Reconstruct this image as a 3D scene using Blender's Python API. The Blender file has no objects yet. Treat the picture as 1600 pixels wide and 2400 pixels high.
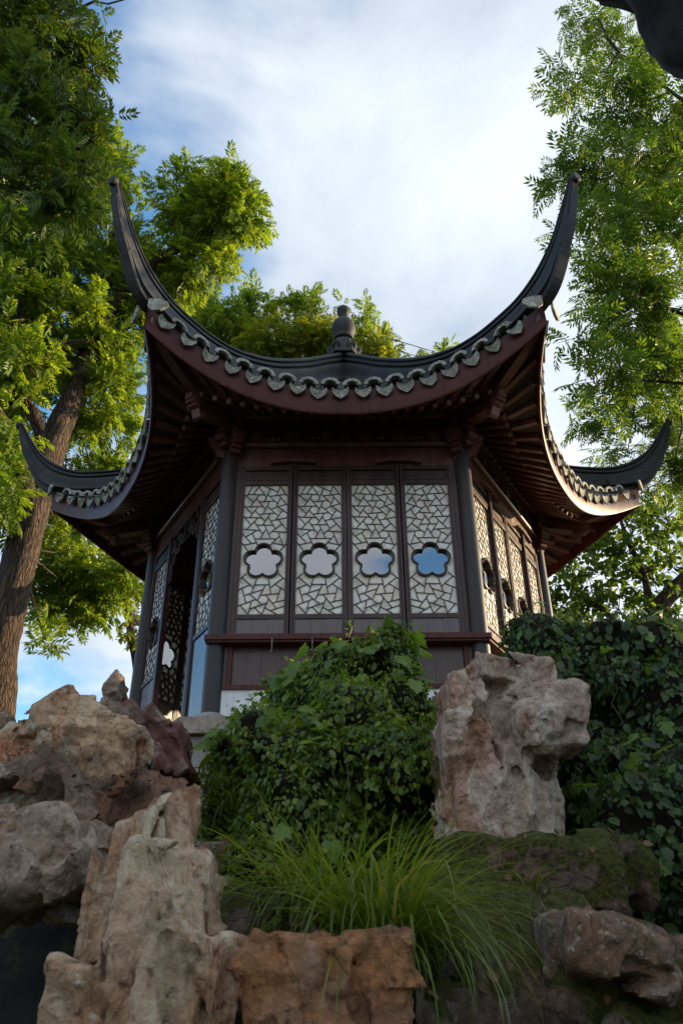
import bpy, bmesh, math, random
import numpy as np
from mathutils import Matrix, Vector, Euler

# ------------------------------------------------------------------ camera, sky, sun, exposure
sc = bpy.context.scene
col = sc.collection
PITCH, ROLL, FPX = 0.543008, -0.007238, 1904.17      # focal length in pixels of a 1600 x 2400 frame
CAM = np.array([-0.0508, -9.0447, 1.5])               # eye 1.5 m above the lower ground
ZC = 1.5                                              # heights below written as H are metres above the eye
FLOOR = 2.03
cam = bpy.data.cameras.new('camera')
cam_o = bpy.data.objects.new('camera', cam); col.objects.link(cam_o)
cam.sensor_fit = 'VERTICAL'; cam.sensor_height = 36.0; cam.sensor_width = 24.0
cam.lens = FPX / 2400 * 36.0
cam.clip_start = 0.05; cam.clip_end = 3000
cam_o.matrix_world = Matrix.Translation(Vector(CAM)) @ Matrix.Rotation(math.pi/2 + PITCH, 4, 'X') @ Matrix.Rotation(ROLL, 4, 'Z')
cam.dof.use_dof = True; cam.dof.focus_distance = 8.5; cam.dof.aperture_fstop = 6.3
sc.camera = cam_o

SUN_ELEV, SUN_AZ = math.radians(12.5), math.radians(19)   # azimuth from +x towards +y
SUN_DIR = Vector((math.cos(SUN_AZ)*math.cos(SUN_ELEV), math.sin(SUN_AZ)*math.cos(SUN_ELEV), math.sin(SUN_ELEV)))
sun = bpy.data.lights.new('sun', 'SUN'); sun.energy = 5.0; sun.angle = math.radians(0.6); sun.color = (1.0, 0.74, 0.42)
sun_o = bpy.data.objects.new('sun', sun); col.objects.link(sun_o)
sun_o.rotation_euler = (-SUN_DIR).to_track_quat('-Z', 'Y').to_euler()

sc.view_settings.view_transform = 'Standard'; sc.view_settings.look = 'None'
sc.view_settings.exposure = 0.86; sc.view_settings.gamma = 1.0
sc.render.engine = 'CYCLES'
sc.cycles.max_bounces = 8; sc.cycles.diffuse_bounces = 3; sc.cycles.glossy_bounces = 3
sc.cycles.transmission_bounces = 4; sc.cycles.transparent_max_bounces = 8
sc.cycles.use_denoising = True
sc.cycles.sample_clamp_indirect = 6.0

# node helper -------------------------------------------------------
class NT:
    def __init__(s, tree): s.t = tree; s.n = tree.nodes; s.l = tree.links
    def node(s, typ, ins=None, **props):
        n = s.n.new(typ)
        for k, v in props.items(): setattr(n, k, v)
        for k, v in (ins or {}).items():
            if isinstance(v, bpy.types.NodeSocket): s.l.new(v, n.inputs[k])
            else: n.inputs[k].default_value = v
        return n
    def math(s, op, a, b=0.0, c=None, clamp=False):
        ins = {0: a, 1: b}
        if c is not None: ins[2] = c
        return s.node('ShaderNodeMath', ins, operation=op, use_clamp=clamp).outputs[0]
    def noise(s, vec, scale, detail=4.0, rough=0.55, dist=0.0):
        ins = {'Scale': scale, 'Detail': detail, 'Roughness': rough, 'Distortion': dist}
        if vec is not None: ins['Vector'] = vec
        return s.node('ShaderNodeTexNoise', ins).outputs['Fac']
    def ramp(s, fac, stops, interp='LINEAR'):
        n = s.node('ShaderNodeValToRGB', {'Fac': fac}); r = n.color_ramp; r.interpolation = interp
        while len(r.elements) < len(stops): r.elements.new(0.5)
        for e, (p, c) in zip(r.elements, stops):
            e.position = p; e.color = tuple(c) + (1.0,) if len(c) == 3 else c
        return n.outputs['Color']
    def step(s, fac, a, b):
        return s.node('ShaderNodeMapRange', {'Value': fac, 'From Min': a, 'From Max': b}, interpolation_type='SMOOTHSTEP').outputs[0]
    def mix(s, fac, a, b, mode='MIX'):
        n = s.node('ShaderNodeMix', {0: fac}, data_type='RGBA', blend_type=mode)
        for sock, v in ((n.inputs[6], a), (n.inputs[7], b)):
            if isinstance(v, bpy.types.NodeSocket): s.l.new(v, sock)
            else: sock.default_value = tuple(v) + (1.0,) if len(v) == 3 else v
        return n.outputs[2]
    def mapping(s, vec, scale=(1, 1, 1), loc=(0, 0, 0), rot=(0, 0, 0)):
        return s.node('ShaderNodeMapping', {'Vector': vec, 'Scale': scale, 'Location': loc, 'Rotation': rot}).outputs[0]

world = bpy.data.worlds.new('World'); sc.world = world; world.use_nodes = True
W = NT(world.node_tree); W.n.clear()
sky = W.node('ShaderNodeTexSky', sky_type='NISHITA', sun_disc=False)
sky.sun_elevation = SUN_ELEV; sky.sun_rotation = math.pi/2 - SUN_AZ
sky.air_density = 1.0; sky.dust_density = 0.6; sky.ozone_density = 1.6
wd = W.node('ShaderNodeTexCoord').outputs['Generated']
sep = W.node('ShaderNodeSeparateXYZ', {0: wd})
zz = W.math('ADD', W.math('MAXIMUM', sep.outputs[2], 0.0), 0.22)
cx = W.math('DIVIDE', sep.outputs[0], zz); cy = W.math('DIVIDE', sep.outputs[1], zz)
BACKZ, BACKY = 1.4, 0.26
neg = W.math('MINIMUM', cy, 0.0)
cv = W.node('ShaderNodeCombineXYZ', {0: W.math('ADD', cx, W.math('MULTIPLY', neg, -0.09)), 1: W.math('ADD', cy, W.math('MULTIPLY', neg, BACKY)), 2: W.math('MULTIPLY', W.math('MULTIPLY', neg, 1.0+BACKY), BACKZ)}).outputs[0]
CLOUD_OFF = (5.45, 2.58, 1.0)
big = W.noise(W.mapping(cv, loc=CLOUD_OFF), 0.62, 9.0, 0.50, 0.45)
fine = W.noise(W.mapping(cv, loc=(7.7, 2.2, 4.0)), 2.4, 8.0, 0.56, 0.5)
cover = W.step(W.math('ADD', W.math('MULTIPLY', big, 0.80), W.math('MULTIPLY', fine, 0.20)), 0.415, 0.49)
shade = W.math('ADD', W.math('MULTIPLY', W.noise(W.mapping(cv, loc=(1.3, 9.1, 2.0)), 1.1, 6.0, 0.5, 0.3), 0.66), W.math('MULTIPLY', fine, 0.34))
ccol = W.ramp(shade, [(0.37, (1.9, 2.25, 2.7)), (0.50, (3.35, 3.6, 3.9)), (0.63, (4.9, 5.0, 5.0))])
skyc = W.mix(W.math('MULTIPLY', cover, 0.92), W.mix(1.0, sky.outputs[0], (0.86, 1.28, 1.50), 'MULTIPLY'), ccol)
bg = W.node('ShaderNodeBackground', {'Color': skyc, 'Strength': 0.15})
W.l.new(bg.outputs[0], W.node('ShaderNodeOutputWorld').inputs['Surface'])

# pixel -> place: a photograph pixel (1600 x 2400) at a forward distance d (metres) from the eye
_cp, _sp, _cr, _sr = math.cos(PITCH), math.sin(PITCH), math.cos(ROLL), math.sin(ROLL)
def at(px, py, d):
    a, b = px-800, py-1200
    u, v = (a*_cr + b*_sr)/FPX, -(-a*_sr + b*_cr)/FPX
    ray = np.array([u, _cp - v*_sp, _sp + v*_cp])
    return CAM + ray*(d/ray[1])
DS = 1.0204
def atd(x, y, d): return at(x*DS, y*DS, d)
def mpp(px, py, d):
    p = at(px, py, d) - CAM
    return (p[1]*_cp + p[2]*_sp)/FPX

# ------------------------------------------------------------------ mesh helpers
class MB:
    def __init__(s): s.v = []; s.f = []
    def add(s, vs, fs):
        o = len(s.v); s.v += [tuple(map(float, p)) for p in vs]; s.f += [tuple(i+o for i in f) for f in fs]; return s
    def box(s, c, d, M=None):
        hx, hy, hz = d[0]/2, d[1]/2, d[2]/2
        p = [Vector((x, y, z)) for x in (-hx, hx) for y in (-hy, hy) for z in (-hz, hz)]
        if M is not None: p = [M @ q for q in p]
        p = [q + Vector(c) for q in p]
        return s.add(p, [(0, 1, 3, 2), (4, 6, 7, 5), (0, 4, 5, 1), (2, 3, 7, 6), (0, 2, 6, 4), (1, 5, 7, 3)])
    def bb(s, x0, x1, y0, y1, z0, z1): return s.box(((x0+x1)/2, (y0+y1)/2, (z0+z1)/2), (abs(x1-x0), abs(y1-y0), abs(z1-z0)))
    def rings(s, rings, closed=True, caps=True):
        n = len(rings[0]); vs = [p for r in rings for p in r]; fs = []
        for i in range(len(rings)-1):
            for j in range(n if closed else n-1):
                k = (j+1) % n; fs.append((i*n+j, i*n+k, (i+1)*n+k, (i+1)*n+j))
        if caps and closed:
            fs.append(tuple(range(n-1, -1, -1))); fs.append(tuple((len(rings)-1)*n + j for j in range(n)))
        return s.add(vs, fs)
    def tube(s, path, rad, n=6, caps=True, tw=0.0):
        path = [Vector(p) for p in path]; rs = []; side = None
        for i, p in enumerate(path):
            t = (path[min(i+1, len(path)-1)] - path[max(i-1, 0)]).normalized()
            if side is None:
                side = t.cross(Vector((0, 0, 1)))
                if side.length < 1e-3: side = Vector((1, 0, 0))
            side = (side - t*side.dot(t)).normalized(); up = side.cross(t)
            r = rad[i] if hasattr(rad, '__len__') else rad
            rs.append([p + (side*math.cos(2*math.pi*j/n + tw) + up*math.sin(2*math.pi*j/n + tw))*r for j in range(n)])
        return s.rings(rs, True, caps)
    def lathe(s, prof, n=24, c=(0, 0, 0)):
        return s.rings([[(c[0]+r*math.cos(2*math.pi*j/n), c[1]+r*math.sin(2*math.pi*j/n), c[2]+z) for j in range(n)] for r, z in prof], True, True)
    def prism(s, outline, y0, y1):                      # outline in x,z extruded along y
        n = len(outline)
        vs = [(x, y0, z) for x, z in outline] + [(x, y1, z) for x, z in outline]
        return s.add(vs, [tuple(range(n)), tuple(range(2*n-1, n-1, -1))] + [((i+1) % n, i, n+i, n+(i+1) % n) for i in range(n)])
    def build(s, name, mat, parent=None, smooth=False, **tags):
        return mesh_obj(name, s.v, s.f, mat, parent, smooth, **tags)

def mesh_obj(name, v, f, mat, parent=None, smooth=False, fix=True, **tags):
    me = bpy.data.meshes.new(name)
    me.from_pydata([tuple(p) for p in v], [], [tuple(q) for q in f])
    if fix and len(v) < 30000:
        bm = bmesh.new(); bm.from_mesh(me); bmesh.ops.recalc_face_normals(bm, faces=bm.faces); bm.to_mesh(me); bm.free()
    if smooth is True: me.polygons.foreach_set('use_smooth', [True]*len(me.polygons))
    me.materials.append(mat); me.update()
    if smooth == 'auto':
        me.polygons.foreach_set('use_smooth', [True]*len(me.polygons)); me.set_sharp_from_angle(angle=math.radians(38))
    return link(name, me, parent, **tags)

def np_mesh(name, V, F, mat, parent=None, smooth=True, **tags):     # V (n,3), F (m,k) arrays
    me = bpy.data.meshes.new(name); k = F.shape[1]
    me.vertices.add(len(V)); me.vertices.foreach_set('co', np.ascontiguousarray(V, np.float32).ravel())
    me.loops.add(F.size); me.loops.foreach_set('vertex_index', np.ascontiguousarray(F, np.int32).ravel())
    me.polygons.add(len(F)); me.polygons.foreach_set('loop_start', np.arange(0, F.size, k, dtype=np.int32))
    me.polygons.foreach_set('use_smooth', np.full(len(F), smooth))
    me.update(calc_edges=True); me.validate()
    me.materials.append(mat)
    return link(name, me, parent, **tags)

def link(name, data, parent=None, loc=None, rz=None, **tags):
    o = bpy.data.objects.new(name, data); col.objects.link(o)
    if parent is not None: o.parent = parent
    if loc is not None: o.location = tuple(loc)
    if rz is not None: o.rotation_euler = (0, 0, rz)
    for k, v in tags.items(): o[k] = v
    return o
def empty(name, loc, **tags):
    o = link(name, None, None, loc, **tags); o.empty_display_size = 0.2; return o
def copy(o, parent=None, rz=None, loc=None):
    c = o.copy(); col.objects.link(c)
    if parent is not None: c.parent = parent
    if rz is not None: c.rotation_euler = (0, 0, rz)
    if loc is not None: c.location = tuple(loc)
    return c

# ------------------------------------------------------------------ materials
def new_mat(name):
    m = bpy.data.materials.new(name); m.use_nodes = True; t = NT(m.node_tree); t.n.clear()
    out = t.node('ShaderNodeOutputMaterial'); return m, t, out
def obj_vec(t): return t.node('ShaderNodeTexCoord').outputs['Object']
def geo_pos(t): return t.node('ShaderNodeNewGeometry').outputs['Position']
def bump(t, h, strength=0.4, dist=0.01, normal=None):
    ins = {'Height': h, 'Strength': strength, 'Distance': dist}
    if normal is not None: ins['Normal'] = normal
    return t.node('ShaderNodeBump', ins).outputs[0]
def principled(t, out, color, rough, normal=None, **kw):
    ins = {'Base Color': color, 'Roughness': rough}
    if normal is not None: ins['Normal'] = normal
    for k, v in kw.items(): ins[k.replace('_', ' ')] = v
    p = t.node('ShaderNodeBsdfPrincipled', ins); t.l.new(p.outputs[0], out.inputs['Surface']); return p
def c4(c): return tuple(c) + (1.0,)

def lacquer(name, a, b, rough=0.32, grain=(3, 3, 40), coat=0.25, gs=0.12, dust=0.25, spec=0.5):
    m, t, out = new_mat(name); v = obj_vec(t)
    g = t.noise(t.mapping(v, scale=grain), 3.0, 5.0, 0.6, 0.3)
    big = t.noise(geo_pos(t), 2.3, 4.0, 0.6, 0.2)
    c = t.ramp(t.math('ADD', t.math('MULTIPLY', g, 0.5), t.math('MULTIPLY', big, 0.5)), [(0.32, a), (0.68, b)])
    st = t.noise(t.mapping(geo_pos(t), scale=(9, 9, 0.8)), 1.6, 6.0, 0.65, 0.2)
    c = t.mix(t.math('MULTIPLY', t.step(st, 0.50, 0.66), 0.55), c, tuple(0.45*x for x in a))
    wear = t.math('MAXIMUM', t.step(t.noise(geo_pos(t), 13.0, 7.0, 0.7, 0.4), 0.57, 0.68), t.math('MULTIPLY', t.step(st, 0.46, 0.34), 0.7))
    c = t.mix(t.math('MULTIPLY', wear, dust), c, (0.16, 0.13, 0.12))
    r = t.math('ADD', t.math('MULTIPLY', t.math('ADD', big, wear), 0.22), rough - 0.08)
    principled(t, out, c, r, bump(t, g, gs, 0.004), Coat_Weight=coat, Coat_Roughness=0.18, Specular_IOR_Level=spec)
    return m
M_frame = lacquer('lacquer_frame', (0.026, 0.011, 0.010), (0.074, 0.032, 0.026), coat=0.06, dust=0.22, spec=0.35)
M_column = lacquer('lacquer_column', (0.020, 0.014, 0.014), (0.046, 0.030, 0.027), 0.36, dust=0.12, coat=0.0, spec=0.35)
M_red = lacquer('lacquer_red', (0.062, 0.017, 0.016), (0.115, 0.031, 0.026), 0.34, (6, 6, 6), dust=0.10, coat=0.0, spec=0.18)
M_wains = lacquer('lacquer_wainscot', (0.040, 0.014, 0.014), (0.085, 0.028, 0.025), 0.32, (14, 14, 1.5), dust=0.15, coat=0.1)
M_end = lacquer('rafter_end_lit', (0.24, 0.105, 0.080), (0.38, 0.19, 0.15), 0.45, (8, 8, 8), dust=0.1, coat=0.0)  # pinkish end grain, its colour lightened to stand in for light on the ends
M_beam = lacquer('lacquer_beam', (0.066, 0.024, 0.020), (0.160, 0.060, 0.046), 0.28, (1.5, 12, 12))
M_rafter = lacquer('lacquer_rafter', (0.110, 0.044, 0.038), (0.205, 0.084, 0.066), 0.30, (8, 8, 8), dust=0.1)
M_soffit = lacquer('soffit_boards', (0.036, 0.016, 0.014), (0.068, 0.028, 0.023), 0.5, (10, 1, 10), coat=0.0)
M_board = lacquer('lacquer_board', (0.056, 0.030, 0.032), (0.092, 0.050, 0.050), 0.22, (14, 14, 1.2), dust=0.2, coat=0.6)
M_lattice = lacquer('lattice_wood', (0.034, 0.022, 0.017), (0.064, 0.040, 0.028), 0.42, coat=0.0)

def stone(name, cols, scale=4.0, rough=0.85, bstr=0.5, bdist=0.02, lichen=None, moss=0.0, streak=None, spots=None, grain=1.0):
    """cols: dark, mid, light (, second hue in drifts); lichen: (colour, amount); moss grows on upward faces"""
    m, t, out = new_mat(name); g = t.node('ShaderNodeNewGeometry'); p = g.outputs['Position']
    mp = t.mapping(p, scale=streak) if streak else p
    n1 = t.noise(mp, scale, 9.0, 0.66, 0.5); n2 = t.noise(p, scale*9, 6.0, 0.72, 0.3)
    n3 = t.noise(t.mapping(mp, loc=(5.2, 1.3, 8.8)), scale*0.55, 7.0, 0.62, 0.9)
    f = t.math('ADD', t.math('MULTIPLY', n1, 0.6), t.math('MULTIPLY', n2, 0.4))
    c = t.ramp(f, [(0.36, cols[0]), (0.50, cols[1]), (0.63, cols[2])])
    if len(cols) > 3: c = t.mix(t.math('MULTIPLY', t.step(n3, 0.47, 0.57), 0.85), c, t.mix(t.step(n2, 0.35, 0.65), tuple(x*0.6 for x in cols[3]), tuple(min(1, x*1.3) for x in cols[3])))
    pits = t.step(n2, 0.40, 0.28)
    c = t.mix(t.math('MULTIPLY', pits, 0.55*grain), c, tuple(x*0.45 for x in cols[0]))
    seam = t.math('ABSOLUTE', t.math('SUBTRACT', t.noise(t.mapping(mp, loc=(2.2, 7.1, 3.3)), scale*0.7, 4.0, 0.6, 1.0), 0.5))
    sm = t.step(seam, 0.016, 0.0)
    c = t.mix(t.math('MULTIPLY', t.math('MULTIPLY', sm, t.step(n3, 0.40, 0.56)), 0.35*grain), c, tuple(x*0.35 for x in cols[0]))
    if spots: c = t.mix(t.math('MULTIPLY', t.step(t.noise(p, scale*12, 4.0, 0.7), 0.56, 0.66), 0.8), c, spots)
    if lichen:
        ln = t.math('MULTIPLY', t.step(t.noise(t.mapping(p, loc=(3.3, 0.7, 5.1)), 3.4, 7.0, 0.68, 0.5), 0.98-lichen[1], 1.04-lichen[1]), t.step(t.noise(p, 40.0, 5.0, 0.75), 0.36, 0.56))
        c = t.mix(ln, c, lichen[0])
    if moss > 0:
        nz = t.node('ShaderNodeSeparateXYZ', {0: g.outputs['Normal']}).outputs[2]
        mm = t.step(t.math('ADD', nz, t.math('MULTIPLY', t.math('SUBTRACT', t.noise(p, 3.2, 6.0, 0.65, 0.4), 0.5), 2.6)), 1.0-moss, 1.25-moss)
        mc = t.ramp(t.noise(p, 60.0, 4.0, 0.6), [(0.35, (0.022, 0.026, 0.005)), (0.65, (0.098, 0.090, 0.014))])
        c = t.mix(mm, c, mc)
    h = t.math('ADD', t.math('ADD', t.math('MULTIPLY', n1, 0.8), t.math('MULTIPLY', n2, 0.5)), t.math('MULTIPLY', sm, -0.10*grain))
    h = t.math('SUBTRACT', h, t.math('MULTIPLY', pits, 0.10*grain))
    principled(t, out, c, rough, bump(t, h, bstr, bdist), Specular_IOR_Level=0.25)
    return m
M_lichen_rock = stone('lichen_rock', ((0.149, 0.079, 0.046), (0.422, 0.257, 0.153), (0.720, 0.501, 0.327), (0.360, 0.145, 0.074)), 3.2, bstr=0.9, bdist=0.05, lichen=((0.42, 0.43, 0.32), 0.43), spots=(0.56, 0.47, 0.37))
M_red_rock = stone('red_rock', ((0.075, 0.035, 0.030), (0.150, 0.062, 0.050), (0.22, 0.105, 0.085), (0.30, 0.24, 0.20)), 3.0, bstr=0.7, bdist=0.03)
M_grey_rock = stone('grey_rock', ((0.099, 0.067, 0.049), (0.273, 0.190, 0.138), (0.497, 0.363, 0.272), (0.186, 0.103, 0.061)), 3.4, bstr=0.8, bdist=0.04, spots=(0.42, 0.36, 0.31))
M_pale_rock = stone('pale_rock', ((0.212, 0.122, 0.074), (0.558, 0.376, 0.246), (0.750, 0.625, 0.451), (0.373, 0.188, 0.100)), 3.6, bstr=0.95, bdist=0.05, streak=(1.5, 1.5, 0.6), spots=(0.60, 0.50, 0.42))
M_ochre_rock = stone('ochre_rock', ((0.139, 0.065, 0.039), (0.310, 0.152, 0.087), (0.471, 0.303, 0.217), (0.364, 0.163, 0.066)), 4.0, bstr=0.9, bdist=0.04)
M_scholar_rock = stone('scholar_rock', ((0.169, 0.099, 0.072), (0.482, 0.342, 0.265), (0.728, 0.644, 0.532), (0.349, 0.168, 0.094)), 3.2, bstr=0.9, bdist=0.045, streak=(1.4, 1.4, 0.65))
M_brown_rock = stone('brown_rock', ((0.078, 0.050, 0.037), (0.198, 0.126, 0.089), (0.348, 0.252, 0.192), (0.252, 0.120, 0.072)), 4.0, bstr=0.9, bdist=0.05, lichen=((0.34, 0.37, 0.28), 0.40), moss=0.12)
M_mossy_rock = stone('mossy_rock', ((0.05, 0.038, 0.030), (0.16, 0.115, 0.092), (0.32, 0.25, 0.21), (0.21, 0.125, 0.09)), 3.6, bstr=0.9, bdist=0.05, moss=0.80)
M_moss_slab = stone('moss_slab', ((0.05, 0.038, 0.030), (0.16, 0.115, 0.092), (0.30, 0.235, 0.20), (0.21, 0.125, 0.09)), 3.6, bstr=0.9, bdist=0.05, moss=1.45)
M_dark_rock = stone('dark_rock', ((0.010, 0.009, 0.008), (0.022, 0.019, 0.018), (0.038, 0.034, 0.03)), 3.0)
M_soil = stone('soil', ((0.006, 0.005, 0.003), (0.015, 0.012, 0.007), (0.028, 0.022, 0.014)), 3.0, moss=0.12)
M_granite = stone('granite', ((0.17, 0.155, 0.14), (0.27, 0.245, 0.22), (0.36, 0.33, 0.30)), 9.0, bstr=0.25, bdist=0.01, spots=(0.46, 0.42, 0.38))
M_coping = stone('coping', ((0.21, 0.165, 0.135), (0.32, 0.255, 0.21), (0.41, 0.34, 0.29)), 9.0, bstr=0.25, bdist=0.01)
M_tile = stone('roof_tile', ((0.026, 0.026, 0.029), (0.042, 0.042, 0.046), (0.066, 0.064, 0.066)), 2.2, rough=0.62, bstr=0.25, bdist=0.012)

def mk_drip():
    m, t, out = new_mat('drip_tile'); p = geo_pos(t); v = obj_vec(t)
    vo = t.node('ShaderNodeTexVoronoi', {'Vector': v, 'Scale': 48.0}, feature='SMOOTH_F1').outputs['Distance']
    rel = t.noise(v, 38.0, 2.0, 0.5, 2.2)
    c = t.ramp(t.noise(p, 9.0, 6.0, 0.65, 0.5), [(0.32, (0.20, 0.19, 0.165)), (0.5, (0.40, 0.38, 0.335)), (0.68, (0.60, 0.58, 0.53))])
    c = t.mix(t.step(t.noise(p, 5.0, 5.0, 0.6), 0.54, 0.66), c, (0.26, 0.255, 0.155))
    c = t.mix(t.math('MULTIPLY', t.step(rel, 0.52, 0.42), 0.55), c, (0.055, 0.055, 0.05))
    principled(t, out, c, 0.85, bump(t, t.math('ADD', rel, t.math('MULTIPLY', vo, 0.6)), 0.9, 0.012))
    return m
M_drip = mk_drip()

def mk_shell():
    m, t, out = new_mat('shell_pane'); p = geo_pos(t)
    at_ = t.node('ShaderNodeAttribute', attribute_name='tint').outputs['Color']
    blot = t.noise(p, 9.0, 6.0, 0.66)
    c = t.mix(t.step(blot, 0.46, 0.72), at_, (0.80, 0.72, 0.62), 'MULTIPLY')
    c = t.mix(t.math('MULTIPLY', t.step(t.noise(p, 2.2, 4.0, 0.6), 0.42, 0.66), 0.5), c, (0.88, 0.86, 0.86), 'MULTIPLY')
    pr = t.node('ShaderNodeBsdfPrincipled', {'Base Color': c, 'Roughness': 0.35, 'Normal': bump(t, t.noise(p, 60.0, 3.0, 0.6), 0.2, 0.004), 'Specular IOR Level': 0.5})
    tr = t.node('ShaderNodeBsdfTranslucent', {'Color': t.mix(0.5, c, (0.85, 0.70, 0.45))})
    mx = t.node('ShaderNodeMixShader', {0: 0.12, 1: pr.outputs[0], 2: tr.outputs[0]})
    t.l.new(mx.outputs[0], out.inputs['Surface']); return m
M_shell = mk_shell()

def mk_glass():
    m, t, out = new_mat('window_glass')
    lw = t.node('ShaderNodeLayerWeight', {'Blend': 0.35}).outputs['Facing']
    gl = t.node('ShaderNodeBsdfGlossy', {'Color': c4((0.88, 0.82, 0.82)), 'Roughness': 0.012})
    tr = t.node('ShaderNodeBsdfTransparent', {'Color': c4((0.62, 0.64, 0.62))})
    mx = t.node('ShaderNodeMixShader', {0: t.math('ADD', t.math('MULTIPLY', lw, 0.25), 0.40, clamp=True), 1: tr.outputs[0], 2: gl.outputs[0]})
    t.l.new(mx.outputs[0], out.inputs['Surface']); return m
M_glass = mk_glass()

def mk_plaster():
    m, t, out = new_mat('white_plaster'); p = geo_pos(t)
    n = t.noise(t.mapping(p, scale=(3, 3, 0.6)), 2.5, 6.0, 0.6, 0.3)
    c = t.ramp(n, [(0.35, (0.56, 0.55, 0.55)), (0.6, (0.78, 0.78, 0.79))])
    principled(t, out, c, 0.9, bump(t, t.noise(p, 60.0, 4.0), 0.2, 0.004)); return m
M_plaster = mk_plaster()

def mk_bark():
    m, t, out = new_mat('bark'); p = obj_vec(t)
    q = t.mapping(p, scale=(1, 1, 0.17))
    vo = t.node('ShaderNodeTexVoronoi', {'Vector': t.mix(0.25, q, t.node('ShaderNodeTexNoise', {'Vector': q, 'Scale': 7.0, 'Detail': 4.0}).outputs['Color']), 'Scale': 19.0}, feature='DISTANCE_TO_EDGE').outputs['Distance']
    n = t.noise(q, 14.0, 7.0, 0.65, 0.8)
    h = t.math('ADD', t.step(vo, -0.04, 0.30), t.math('MULTIPLY', n, 0.9))
    c = t.ramp(h, [(0.40, (0.012, 0.007, 0.005)), (0.85, (0.050, 0.028, 0.017)), (1.0, (0.092, 0.053, 0.031))])
    principled(t, out, c, 0.9, bump(t, h, 1.0, 0.035)); return m
M_bark = mk_bark()
def mk_twig():
    m, t, out = new_mat('twig_bark'); n = t.noise(geo_pos(t), 20.0, 5.0)
    principled(t, out, t.ramp(n, [(0.35, (0.022, 0.014, 0.010)), (0.65, (0.070, 0.046, 0.030))]), 0.85); return m
M_twig = mk_twig()

def leaf_mat(name, stops, trans, tw=0.45, rough=0.42, clump=0.9, spec=0.4):
    m, t, out = new_mat(name); g = t.node('ShaderNodeNewGeometry')
    n = t.noise(g.outputs['Position'], clump, 3.0, 0.55)
    f = t.math('ADD', t.math('MULTIPLY', g.outputs['Random Per Island'], 0.55), t.math('MULTIPLY', n, 0.45))
    c = t.ramp(f, stops)
    pr = t.node('ShaderNodeBsdfPrincipled', {'Base Color': c, 'Roughness': rough, 'Specular IOR Level': spec})
    tr = t.node('ShaderNodeBsdfTranslucent', {'Color': t.mix(1.0, c, c4(trans), 'MULTIPLY')})
    mx = t.node('ShaderNodeMixShader', {0: tw, 1: pr.outputs[0], 2: tr.outputs[0]})
    t.l.new(mx.outputs[0], out.inputs['Surface']); return m
TRN = (2.5, 2.3, 1.1)
M_leaf_wing = leaf_mat('leaf_wingnut', [(0.12, (0.050, 0.095, 0.011)), (0.5, (0.105, 0.170, 0.016)), (0.82, (0.185, 0.225, 0.018))], TRN, 0.52)
M_leaf_dark = leaf_mat('leaf_dark', [(0.12, (0.026, 0.052, 0.008)), (0.5, (0.042, 0.080, 0.010)), (0.85, (0.075, 0.098, 0.014))], TRN, 0.42)
M_leaf_right = leaf_mat('leaf_right', [(0.12, (0.036, 0.080, 0.010)), (0.5, (0.066, 0.125, 0.014)), (0.83, (0.115, 0.150, 0.016)), (0.98, (0.19, 0.12, 0.02))], TRN, 0.55)
M_leaf_oval = leaf_mat('leaf_oval', [(0.12, (0.034, 0.072, 0.014)), (0.5, (0.062, 0.112, 0.018)), (0.85, (0.115, 0.145, 0.018))], TRN, 0.5)
M_leaf_yellow = leaf_mat('leaf_yellow', [(0.12, (0.080, 0.120, 0.013)), (0.5, (0.140, 0.175, 0.015)), (0.86, (0.215, 0.190, 0.018))], TRN, 0.5)
M_ivy = leaf_mat('leaf_ivy', [(0.10, (0.024, 0.056, 0.014)), (0.42, (0.074, 0.128, 0.016)), (0.70, (0.150, 0.205, 0.020)), (0.87, (0.250, 0.255, 0.026)), (0.97, (0.22, 0.10, 0.03))], TRN, 0.38, 0.36, 2.2, 0.4)
M_ivy_big = leaf_mat('leaf_ivy_big', [(0.12, (0.054, 0.108, 0.020)), (0.5, (0.105, 0.180, 0.026)), (0.85, (0.185, 0.240, 0.030))], TRN, 0.38, 0.34, 2.0, 0.4)
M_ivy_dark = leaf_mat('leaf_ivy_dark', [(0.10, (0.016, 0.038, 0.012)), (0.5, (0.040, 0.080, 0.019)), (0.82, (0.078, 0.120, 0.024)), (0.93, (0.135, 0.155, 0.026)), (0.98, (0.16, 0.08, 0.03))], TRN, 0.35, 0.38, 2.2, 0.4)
M_grass = leaf_mat('grass_blade', [(0.10, (0.050, 0.090, 0.012)), (0.50, (0.110, 0.165, 0.019)), (0.72, (0.180, 0.210, 0.030)), (0.85, (0.34, 0.25, 0.10))], TRN, 0.35, 0.38, 1.2, 0.45)
M_litter = leaf_mat('fallen_leaf', [(0.15, (0.06, 0.030, 0.014)), (0.5, (0.14, 0.072, 0.026)), (0.85, (0.27, 0.16, 0.05))], (1.2, 1.0, 0.8), 0.1, 0.7)
M_stem = leaf_mat('vine_stem', [(0.2, (0.06, 0.065, 0.016)), (0.8, (0.13, 0.12, 0.035))], TRN, 0.1)

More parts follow.
